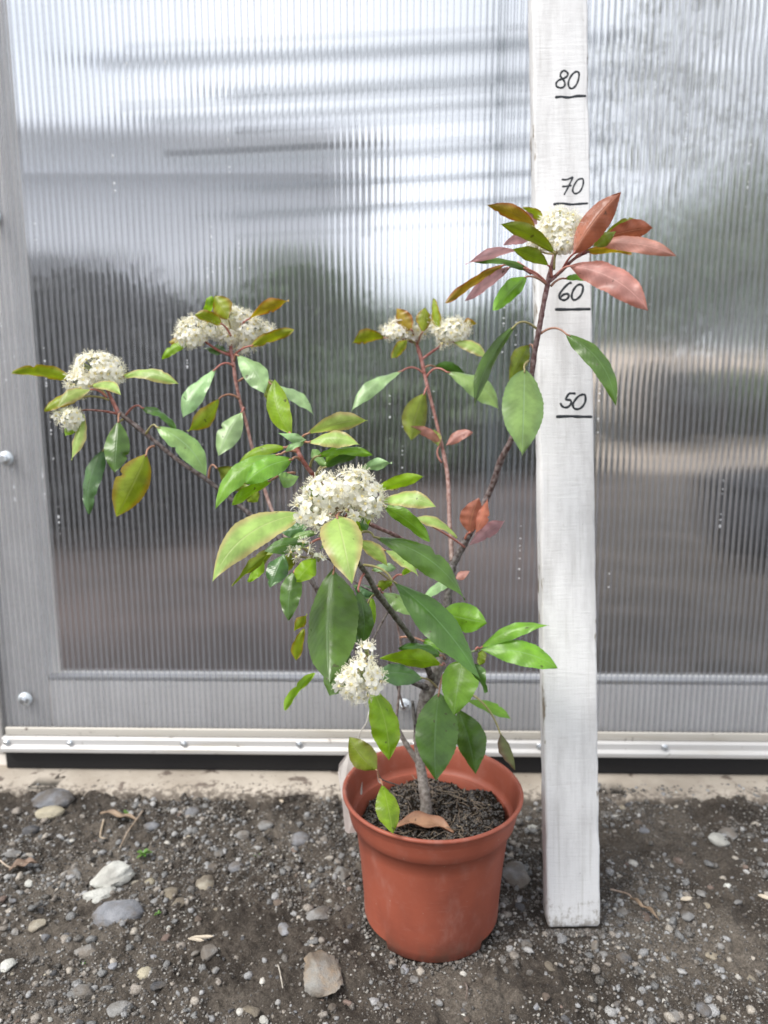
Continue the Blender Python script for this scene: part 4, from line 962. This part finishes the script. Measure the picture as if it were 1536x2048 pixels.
def cluster(base, D, blobs, n, fpx, individual, seed, label, nb=4, frontness=.55):
    """base: stem end in the photo; blobs: (cx, cy, rx, ry, depth offset, share)"""
    r = random.Random(seed); P0 = at(*base); pts = []
    tot = sum(b[2]*b[3] for b in blobs)
    for bl_ in blobs:
        k = max(1, round(n*bl_[2]*bl_[3]/tot)); tries = 0; got = 0
        while got < k and tries < 900:
            tries += 1
            u = Vector((r.gauss(0,1), r.gauss(0,1), r.gauss(0,1))).normalized()
            if u.z < -.35: continue                     # mostly the side one sees
            q = Vector((bl_[0]+u.x*bl_[2]*(.72+.36*r.random()), bl_[1]-u.y*bl_[3]*(.72+.36*r.random()), D+bl_[4]-u.z*min(bl_[2],bl_[3])*D/FPX*.85))
            if all((q.x-p[0].x)**2+(q.y-p[0].y)**2+((q.z-p[0].z)*FPX/D)**2 > (fpx*.44)**2 for p in pts):
                pts.append((q, (CR*u.x+CU*u.y-CF*u.z*1.2+CU*.35).normalized())); got += 1
    stems = MB(); hubs = []
    for b in blobs:
        h = at(b[0], b[1]+b[3]*.25, D+b[4]+.003); hubs.append(h)
        mid = (P0+h)/2+Vector((0,0,-.002)); Q = catmull([loc(P0), loc(mid), loc(h)], 4); stems.add(*tube_vf(Q, [.0011-.0004*i/(len(Q)-1) for i in range(len(Q))], 6), c=(.30,.22,.09))
    merged = MB(); items = []
    for q, nrm in pts:
        pos = at(*q); h = min(hubs, key=lambda h_: (h_-pos).length)
        mid = h*.5+pos*.5 - nrm*.001; Q = catmull([loc(h), loc(mid), loc(pos-nrm*.0012)], 3); stems.add(*tube_vf(Q, [.00045]*len(Q), 5), c=(.28,.34,.12))
        items.append((pos, nrm))
    root = stems.build('flower_cluster', M_petiole, plant, usecol=True); root['label'] = label
    items.sort(key=lambda it: (it[0]-CO).length)
    for i, (pos, nrm) in enumerate(items):
        sc = fpx/2*D/FPX*r.uniform(.88,1.12); nj = (nrm+Vector((r.gauss(0,.25), r.gauss(0,.25), r.gauss(0,.25)))).normalized()
        qt = nj.to_track_quat('Z', 'Y'); M = Matrix.Translation(Vector(loc(pos))) @ qt.to_matrix().to_4x4() @ Matrix.Rotation(r.uniform(0,6.28), 4, 'Z') @ Matrix.Scale(sc, 4)
        if i < individual:
            if i % 11 == 5 and i//11 < nb:
                o = mesh_obj('bud', [v*.42 for v in BUDV], BUDF, M_bud, root)
            else:
                o = bpy.data.objects.new('flower', FM[r.randrange(5)]); link(o, root)
            o.matrix_local = M; nfl[0] += 1
        else:
            Vv, Ff, Mi = FMV[r.randrange(5)]; A4 = np.array(M); W = Vv @ A4[:3,:3].T + A4[:3,3]; o0 = len(merged.V)
            merged.V += [tuple(v) for v in W]; merged.F += [tuple(k+o0 for k in f) for f in Ff]; merged.M += Mi
    if merged.V:
        o = mesh_obj('blossoms', merged.V, merged.F, [M_petal, M_stamen, M_eye], root, mi=merged.M); o['kind'] = 'stuff'
cluster((684,1010,.508), .495, [(655,985,42,34,0,1),(700,975,45,32,.0,1),(738,1000,26,34,0,1),(618,1018,24,32,0,1),(640,1042,20,14,-.004,1),(706,1025,20,9,-.004,1)], 84, 33, 60, 21, 'large domed cream flower head at the front of the shrub', 5)
cluster((735,1296,.54), .485, [(700,1368,24,24,0,1),(745,1362,22,24,0,1),(722,1345,26,24,-.003,1),(734,1303,15,14,.004,1),(715,1385,24,16,.0,1)], 40, 31, 34, 22, 'lowest cream flower head in front of the trunk', 3)
cluster((640,1110,.53), .497, [(604,1092,16,10,0,1),(592,1108,14,8,0,1),(636,1118,12,12,.004,1)], 9, 27, 6, 23, 'small sparse flower head with round buds', 3)
cluster((208,762,.66), .655, [(195,735,46,28,0,1),(160,765,26,24,-.004,1),(222,745,22,26,0,1)], 110, 25, 0, 24, 'left cream flower head')
cluster((150,825,.65), .645, [(137,836,25,18,0,1)], 30, 23, 0, 25, 'small flower tuft below the left flower head')
cluster((392,660,.69), .69, [(384,665,30,28,0,1),(422,656,14,13,-.003,1)], 56, 23, 0, 26, 'left half of the second flower head')
cluster((464,672,.70), .70, [(470,635,26,18,0,1),(452,668,20,14,-.004,1),(490,655,32,28,.004,1),(485,690,24,14,.006,1),(525,665,22,18,.012,1)], 110, 24, 0, 27, 'right half of the second flower head')
cluster((828,672,.74), .735, [(795,660,30,17,0,1),(830,665,20,12,.004,1)], 50, 24, 0, 28, 'left half of the back flower head')
cluster((892,675,.732), .728, [(905,662,30,22,0,1),(872,650,16,14,.006,1),(893,680,16,10,0,1)], 56, 24, 0, 29, 'right half of the back flower head')
cluster((1112,508,.62), .625, [(1122,448,38,28,0,1),(1095,470,26,24,.004,1),(1128,480,24,22,-.004,1),(1150,455,18,24,0,1),(1068,492,14,8,.01,1)], 100, 26, 0, 30, 'top cream flower head among red leaves')

# dead leaf on the soil
def free_leaf(name, pb, pt, w, z, mat, label, cat, curl=.4, m=(0,0), lift=.004):
    B0 = on_z(*pb, z); T0 = on_z(*pt, z); root_loc = B0.copy(); ax = T0-B0; L0 = ax.length; an = ax.normalized(); sd = Vector((0,0,1)).cross(an).normalized()
    V = []; F = []; UV = []; hw = w
    for i in range(25):
        t = i/24; W = wprof(.03+.97*t)*hw; P = an*L0*t + Vector((0,0,1))*(lift*math.sin(math.pi*t)+.0015*math.sin(t*9)+.001) + sd*(m[0]*math.sin(math.pi*t))
        for j in range(9):
            s = j/4-1; V.append(P+sd*s*W+Vector((0,0,1))*(curl*W*abs(s)**1.6+.0012*math.sin(t*14+s*3))); UV.append((.5+s/2, t))
    for i in range(24):
        for j in range(8): a0 = i*9+j; F.append((a0, a0+9, a0+10, a0+1))
    o = mesh_obj(name, V, F, mat, uv=UV); o.location = root_loc; tag(o, label, cat)
    md = o.modifiers.new('thickness', 'SOLIDIFY'); md.thickness = .0004; return o
M_dead = mat_leaf('dry_leaf', (.36,.19,.12), (.36,.22,.15), (.28,.12,.08), .6, .15, .6, (.5,.28,.17))
dl = free_leaf('dead_leaf', (790,1655), (908,1668), .011, .108, M_dead, 'curled dry brown leaf lying on the soil inside the front rim', 'leaf', .5, m=(.004,0), lift=.0045)

# ---------------------------------------------------------------- stones
def rock_mesh(seed, sub=3, planes=9, rough=.05, flat=.55, rnd=.2):
    r = np.random.default_rng(seed); bm = bmesh.new(); bmesh.ops.create_icosphere(bm, subdivisions=sub, radius=1)
    V = np.array([v.co[:] for v in bm.verts]); F = np.array([[v.index for v in f.verts] for f in bm.faces]); bm.free()
    for k in range(planes):
        n_ = r.normal(size=3); n_ /= np.linalg.norm(n_); d_ = r.uniform(.55+rnd*.35, .92); e = V@n_-d_; V = V - np.outer(np.maximum(e, 0)*(1-rnd*.5), n_)
    nz = fbm(V[:,0]*1.3+seed, V[:,1]*1.3+V[:,2]*1.7, 2.2, 4, .6); V = V*(1+rough*nz[:,None]*2+.05*fbm(V[:,0]*3+seed*3, V[:,1]*3-V[:,2]*2.3, 3.1, 3, .7)[:,None])
    V[:,2] *= flat; me = bpy.data.meshes.new('stone'); me.from_pydata(V.tolist(), [], F.tolist())
    me.polygons.foreach_set('use_smooth', [True]*len(me.polygons)); me.update()
    try: me.set_sharp_from_angle(angle=R(38))
    except Exception: pass
    return me
def stone_mat(name, c, c2, sc=60, dusty=.8, speck=.9):
    t = NT(name); oc = t.n('ShaderNodeTexCoord').outputs['Object']; inf = t.n('ShaderNodeObjectInfo').outputs['Random']
    wp = t.n('ShaderNodeNewGeometry').outputs['Position']
    a = t.noise(wp, sc, 5, .65); b = t.noise(wp, 900, 3, .6); d_ = t.noise(wp, 45, 4)
    k = t.mix(t.smooth(a, .35, .68), c, c2); k = t.mix(t.math('MULTIPLY', t.smooth(b, .52, .7), speck*.5), k, [x*.45 for x in c]); k = t.mix(t.math('MULTIPLY', t.smooth(b, .2, .42), 0.0), k, c2)
    k = t.mix(t.math('MULTIPLY', t.smooth(d_, .42, .64), dusty), k, (.15,.125,.10))
    k = t.n('ShaderNodeHueSaturation', {'Hue': .5, 'Saturation': 1.0, 'Value': t.math('ADD', .8, t.math('MULTIPLY', inf, .45)), 'Color': k}).outputs[0]
    return t.done(t.bsdf(k, .85, t.bump(t.math('ADD', a, b), .85, .002), Specular_IOR_Level=.25))
SM = {'blue': stone_mat('stone_blue_grey', (.22,.228,.25), (.33,.335,.36)), 'grey': stone_mat('stone_grey', (.20,.20,.20), (.32,.315,.31)),
      'dark': stone_mat('stone_dark', (.075,.075,.082), (.13,.13,.135)), 'white': stone_mat('stone_white', (.62,.62,.58), (.48,.48,.45), 50, .3),
      'tan': stone_mat('stone_tan', (.30,.255,.19), (.38,.35,.29)), 'cream': stone_mat('stone_cream', (.50,.45,.33), (.42,.38,.30), 50, .15),
      'rust': stone_mat('stone_rust_stained', (.30,.295,.28), (.36,.25,.15), 26, .7), 'brown': stone_mat('stone_brown', (.19,.14,.12), (.26,.2,.17))}
def place_rock(me, mat, px, py, wpx, hpx, ang, name, label, cat='stone', group=None, sink=.35, hh=None):
    p = on_z(px, py + hpx*.25, 0.0); D = (p-CO).dot(CF); s = wpx*D/FPX
    dep = hpx*D/FPX/.62                                  # the ground is seen at about 35 degrees
    h = (hh if hh is not None else min(s, dep)*.62)
    if not me.materials: me.materials.append(mat)
    o = bpy.data.objects.new(name, me); link(o)
    if o.material_slots: o.material_slots[0].link = 'OBJECT'; o.material_slots[0].material = mat
    o.scale = (s, max(dep*.8, s*.45), max(h, s*.3)*1.4); o.rotation_euler = (0, 0, R(ang))
    o.location = (p.x, p.y, gz(p.x, p.y) + h*(1-2*sink)*.5); tag(o, label, cat, group); return o
ST = [(107,1602,42,22,-8,'blue','large smooth blue-grey stone beside the concrete footing at the far left'),
 (100,1628,28,13,10,'cream','rough yellowish white stone just below the far left blue-grey stone'),
 (228,1752,44,26,42,'white','largest jagged white stone on the left, beside the green weed'),
 (198,1790,34,17,20,'white','flat chalky white stone between the jagged white stone and the blue oval one'),
 (237,1828,50,27,8,'blue','large oval blue-grey stone below the white stones on the left'),
 (145,1745,18,20,30,'grey','angular grey stone left of the jagged white stone'),
 (342,1796,20,17,-40,'tan','upper beige lump of the pair right of the white stones'),
 (357,1816,17,15,-20,'tan','lower beige lump of the pair right of the white stones'),
 (411,1768,20,20,10,'tan','tan grey chunky stone between the pot and the white stones'),
 (175,1896,26,14,5,'grey','flat grey oval stone at lower left'),
 (418,1905,19,15,0,'grey','grey speckled stone beside the pale wood splinter'),
 (289,1942,15,12,15,'cream','small cream pebble alone at lower left'),
 (640,1942,42,46,25,'rust','large flat stone with orange stain in front of the pot on the left'),
 (568,1860,12,14,20,'blue','blue-grey pebble just left of the pot base'),
 (20,1703,24,9,6,'grey','flat slab-like grey stone at the left edge'),
 (60,1655,18,10,20,'dark','dark stone under the far left blue-grey stone'),
 (75,1853,17,14,10,'tan','beige pebble left of the large oval stone'),
 (300,1763,10,9,0,'cream','round cream pebble right of the jagged white stone'),
 (268,1760,14,8,0,'tan','tan pebble touching the jagged white stone'),
 (385,1618,15,14,0,'blue','violet grey round pebble near the footing left of the pot'),
 (530,1648,18,12,-10,'grey','grey stone near the footing between the weed twigs and the pot'),
 (600,1678,22,14,15,'blue','pale bluish stone close to the plant tag'),
 (300,1646,18,9,15,'blue','flat bluish stone right of the dry twig'),
 (685,1745,18,20,10,'grey','grey stone against the left side of the pot'),
 (635,1825,30,18,0,'grey','dusty grey stone left of the pot at mid height'),
 (426,1741,14,12,20,'dark','dark angular pebble above the tan grey stone'),
 (470,1733,17,11,25,'blue','blue-grey wedge pebble above and right of the tan grey stone'),
 (573,1740,11,12,0,'grey','small square grey pebble left of the pot'),
 (440,1714,11,10,0,'grey','light pebble above the dark angular pebble'),
 (1439,1680,19,17,35,'white','angular pale block shaped stone at the right near the footing'),
 (1456,1664,17,14,10,'grey','grey stone touching the pale block shaped stone'),
 (1035,1748,30,30,0,'grey','large embedded grey stone between pot and board'),
 (1290,1822,13,15,0,'brown','brown round pebble right of the board'),
 (1245,1816,11,8,0,'grey','pale pebble just right of the board foot'),
 (1319,1818,8,7,0,'tan','small tan pebble right of the brown round one'),
 (1374,1837,14,11,5,'grey','grey rounded pebble right of the board below the wood chip'),
 (1276,1925,13,19,0,'grey','upright grey stone below and right of the board foot'),
 (1247,1909,15,11,-10,'dark','dark blue pebble left of the upright grey stone'),
 (1188,1888,9,9,0,'rust','orange pebble just below the board foot'),
 (1207,1902,10,8,0,'grey','grey pebble between the orange and the dark blue pebbles'),
 (1425,1900,15,10,0,'tan','smooth beige oval pebble at lower right'),
 (1441,1890,8,7,0,'grey','tiny pebble touching the smooth beige oval one'),
 (1100,1932,9,11,30,'tan','pale wedge pebble between pot and board in front'),
 (1053,1891,13,10,-30,'grey','grey pebble right of the pot base'),
 (1040,1810,10,11,0,'dark','dark round pebble between pot and board'),
 (1065,1655,11,9,0,'white','white pebble behind the pot beside the board'),
 (1403,1790,11,9,20,'grey','grey pebble above the wood chip on the right'),
 (1356,1725,11,7,-40,'brown','brownish oval pebble at mid right'),
 (1350,2020,17,14,0,'grey','pale grey stone at the bottom right edge of the photo'),
 (1408,2010,15,13,0,'blue','bluish stone at the bottom right beside the pale grey one'),
 (1446,2021,9,7,0,'tan','small beige pebble at the bottom right'),
 (810,1932,9,10,0,'blue','blue-grey pebble at the front foot of the pot'),
 (828,1950,10,8,0,'grey','light pebble just in front of the pot'),
 (160,1985,30,13,0,'grey','dusty grey flat stone at the bottom left edge'),
 (240,2015,26,14,0,'grey','second dusty stone at the bottom left, nearer the middle'),
 (15,1935,16,13,20,'white','pale flaky stone at the lower left edge'),
 (500,2022,22,12,0,'tan','beige dusty stone at the bottom middle')]
for i, (px, py, w, h, a, k, lb) in enumerate(ST):
    ang = k in ('white','grey','tan','dark','rust'); me = rock_mesh(100+i, 4 if w > 24 else 3, 14 if k == 'rust' else 10 if ang else 5, {'white': .08, 'rust': .09}.get(k, .045), .6, .0 if k == 'rust' else .12 if ang else .7)
    place_rock(me, SM[k], px, py, w, h, a, 'stone', lb, sink=.52 if k == 'rust' else .42, hh=.012 if k == 'rust' else (.009 if w > 28 and k == 'grey' else None))
PM = [rock_mesh(300+i, 3, 11, .07, .7, 0) for i in range(14)]
used = [(s[0], s[1], max(s[2], s[3])) for s in ST] + [(868,1860,120),(1146,1830,66),(868,1700,170)]
def side_word(px, py):
    if px < 380: return 'in the soil on the left, away from the pot'
    if px < 700: return 'in the soil left of the pot'
    if px < 1100: return 'in the soil around the foot of the pot'
    return 'in the soil right of the white board'
CW = {'grey':'small grey','blue':'small blue-grey','dark':'small dark','tan':'small beige','cream':'small cream','brown':'small brown','white':'small white'}
cnt = 0
while cnt < 200:
    px = random.uniform(-30, 1566); py = 1600 + 470*random.random()**.85
    if px > 700 and random.random() < .35: continue
    s = min(14, 3.6+abs(random.gauss(0, 3.6)))
    if any(math.hypot(px-u[0], (py-u[1])*1.3) < u[2]+s*.8 for u in used): continue
    used.append((px, py, s)); cnt += 1
    k = random.choices(['grey','blue','dark','tan','cream','brown','white'], [34,16,22,9,2,13,4])[0]
    w_ = side_word(px, py)
    place_rock(random.choice(PM), SM[k], px, py, s*random.uniform(.9,1.3), s*random.uniform(.6,.95), random.uniform(0,360), 'pebble', '%s pebble half sunk %s' % (CW[k], w_), 'pebble', '%s pebbles %s' % (CW[k], w_), sink=.38)
# gravel and crumbs
def scatter(n, smin, smax, pw, seed, name, label, pal, prob, flat, sub, lift):
    r = np.random.default_rng(seed); x = r.uniform(-.56, .56, n*2); y = r.uniform(.50, .895, n*2)
    den = fbm(x, y, 14, 3); keep = (r.random(n*2) < np.clip(.55+den*1.3, .1, 1)*np.where(y > .872, .45*np.clip((.897-y)/.025, 0, 1)+.02, 1)) & (np.hypot(x-PX, y-PY) > .067) & ~((np.abs(x-bc.x) < .034) & (np.abs(y-bc.y-.01) < .014))
    x, y = x[keep][:n], y[keep][:n]; m_ = len(x); s = smin+(smax-smin)*r.random(m_)**pw
    z = np.maximum(ground_z(x, y), np.where(y+x*.0175 > YW-.056, .0095*np.clip((y+x*.0175-(YW-.058))/.016, 0, 1)-.001, -1))+s*lift
    c = np.array(pal)[r.choice(len(pal), m_, p=np.array(prob)/sum(prob))]*r.uniform(.75,1.25,(m_,1))
    tag(crumbs(name, np.stack([x,y,z],1), s, c, M_crumb, flat, seed, sub), label, 'gravel', kind='stuff')
PALG = [(.25,.25,.255),(.35,.345,.34),(.12,.12,.12),(.34,.30,.25),(.46,.44,.40),(.20,.17,.14),(.065,.055,.045)]
scatter(3000, .0014, .0048, 2.2, 41, 'gravel', 'mixed grey gravel strewn over the dark soil', PALG, [22,12,22,8,4,18,26], .7, 2, .1)
scatter(42000, .0004, .0018, 2.0, 42, 'soil_crumbs', 'fine brown soil crumbs and grit covering the ground', [(.08,.066,.054),(.14,.118,.097),(.04,.034,.03),(.25,.235,.21),(.42,.40,.37)], [32,24,24,14,6], .8, 1, .2)

def foot_grit():
    r_ = np.random.default_rng(77); n1 = 900; a = r_.uniform(0, 2*math.pi, n1); rd = .0625+.012*r_.random(n1)**1.6
    x1 = PX+rd*np.cos(a); y1 = PY+rd*np.sin(a); n2 = 420; u = r_.uniform(-1, 1, n2)
    x2 = bc.x+u*(BW+.006); y2 = np.where(np.abs(u) > .9, bc.y+r_.uniform(-.006, .024, n2), bc.y-.0015-.007*r_.random(n2)**1.5)
    x = np.concatenate([x1, x2]); y = np.concatenate([y1, y2]); s_ = .0005+.0019*r_.random(len(x))**2.4
    c = np.array([(.08,.065,.052),(.13,.105,.085),(.05,.042,.035),(.24,.23,.21)])[r_.choice(4, len(x), p=[.36,.3,.24,.1])]
    z = np.maximum(ground_z(x, y), -.0015)+s_*.5
    tag(crumbs('foot_grit', np.stack([x, y, z], 1), s_, c, M_crumb, .75, 78, 1), 'dark grit gathered round the pot base and the board foot', 'gravel', kind='stuff')
foot_grit()
# twigs, chips and small weeds
def ground_twig(name, pts, rad, col, label, cat='twig'):
    P = [on_z(x, y, 0) for x, y in pts]; P = [Vector((p.x, p.y, gz(p.x, p.y)+.002+h)) for p, h in zip(P, [0,.003,.004,.002,0,0][:len(P)])]
    b = P[0].copy(); Q = catmull([tuple(p-b) for p in P], 5); V, F = tube_vf(Q, [rad*(1-.5*i/len(Q)) for i in range(len(Q))], 7, .3)
    o = mesh_obj(name, V, F, M_bark, col=[col]*len(V)); o.location = b; tag(o, label, cat); return o
ground_twig('dry_twig', [(287,1625),(272,1650),(255,1675),(240,1700)], .0013, (.34,.25,.17), 'straight dry brown twig slanting across the soil at upper left')
ground_twig('dry_twig', [(208,1645),(200,1665),(206,1678),(214,1676)], .0012, (.45,.35,.24), 'short curled pale twig left of the straight dry twig')
ground_twig('dry_twig', [(1220,1782),(1240,1788),(1256,1797),(1262,1805)], .0012, (.3,.2,.13), 'brown twig just right of the white board')
ground_twig('dry_twig', [(930,1968),(934,1988),(932,2004)], .0011, (.12,.08,.06), 'dark twig standing out of the soil in front of the pot')
ground_twig('dry_twig', [(556,1935),(560,1955),(566,1985)], .0009, (.4,.36,.3), 'thin pale straw near the rust stained stone')
ground_twig('dry_twig', [(0,1720),(20,1732),(45,1738)], .0011, (.42,.33,.24), 'pale twig at the left edge below the slab-like stone')
M_litter = mat_leaf('leaf_litter', (.24,.17,.12), (.26,.2,.15), (.2,.13,.09), .6, .1, .7, (.3,.22,.16))
free_leaf('dry_leaf', (200,1628), (276,1643), .004, .003, M_litter, 'narrow dry brown leaf beside the small green sprout', 'leaf', .4)
free_leaf('dry_leaf', (18,1742), (75,1728), .006, .002, M_litter, 'broad crumpled brown leaf at the left edge', 'leaf', .5)
free_leaf('dry_leaf', (1318,1862-20), (1260,1800), .002, .003, M_litter, 'thin brown leaf sliver right of the board', 'leaf', .6)
M_chip = plain('pale_wood', (.62,.54,.43), .8, .2, 90)
def chip(px, py, l, w, ang, lb):
    p = on_z(px, py); o = mesh_obj('wood_chip', [(-l,0,0),(-l*.3,-w,.0006),(l*.6,-w*.6,0),(l,0,.001),(l*.5,w*.7,.0008),(-l*.5,w,.0),(-l,0,.0014),(-l*.3,-w,.002),(l*.6,-w*.6,.0016),(l,0,.0018),(l*.5,w*.7,.0022),(-l*.5,w,.0016)],
        [(5,4,3,2,1,0),(6,7,8,9,10,11)]+[(i,(i+1)%6,(i+1)%6+6,i+6) for i in range(6)], M_chip, smooth=False)
    o.location = (p.x, p.y, gz(p.x, p.y)+.0015); o.rotation_euler = (0, .05, R(ang)); tag(o, lb, 'wood chip')
chip(404,1880,.011,.0016,6,'pale split wood splinter above the grey speckled stone'); chip(392,1886,.008,.0012,-8,'shorter pale splinter beside the split wood splinter')
chip(1373,1805,.007,.0025,8,'pale orange wood chip right of the board'); chip(1528,1800,.006,.0025,-30,'cream wood chip at the right edge'); chip(560,1595,.008,.0025,-50,'brown bark chip near the footing left of the pot')
M_weed = mat_leaf('weed_leaf', (.10,.26,.03), (.16,.3,.07), (.14,.28,.05), .3, .35, .45)
def weed(px, py, n, l, lb, seed):
    r = random.Random(seed); p = on_z(px, py); root = empty('weed_seedling', (p.x, p.y, gz(p.x, p.y))); tag(root, lb, 'weed')
    for k in range(n):
        a = k*2.4+r.random(); e = r.uniform(.25,1.0); L0 = l*r.uniform(.6,1.1); dd = Vector((math.cos(a)*math.cos(e), math.sin(a)*math.cos(e), math.sin(e))); sd = dd.cross(Vector((0,0,1))).normalized(); V=[]; F=[]; UV=[]
        for i in range(9):
            t = i/8; W = L0*.2*wprof(t); P = dd*L0*t - Vector((0,0,1))*L0*.3*t*t
            for s in (-1,0,1): V.append(P+sd*s*W+Vector((0,0,1))*W*.3*abs(s)); UV.append((.5+s/2, t))
        for i in range(8):
            for j in (0,1): a0 = i*3+j; F.append((a0, a0+3, a0+4, a0+1))
        mesh_obj('leaf', V, F, M_weed, root, uv=UV)
weed(287,1720,11,.011,'small bright green weed sprouting behind the jagged white stone',1)
weed(255,1630,6,.012,'yellowish green seedling beside the narrow dry brown leaf',2)
weed(316,1840,5,.006,'tiny grass tuft right of the large oval blue-grey stone',3)
weed(165,1925,5,.006,'tiny seedling below the flat grey oval stone',4)
weed(515,1722,4,.006,'tiny green sprout left of the pot at mid ground',5)
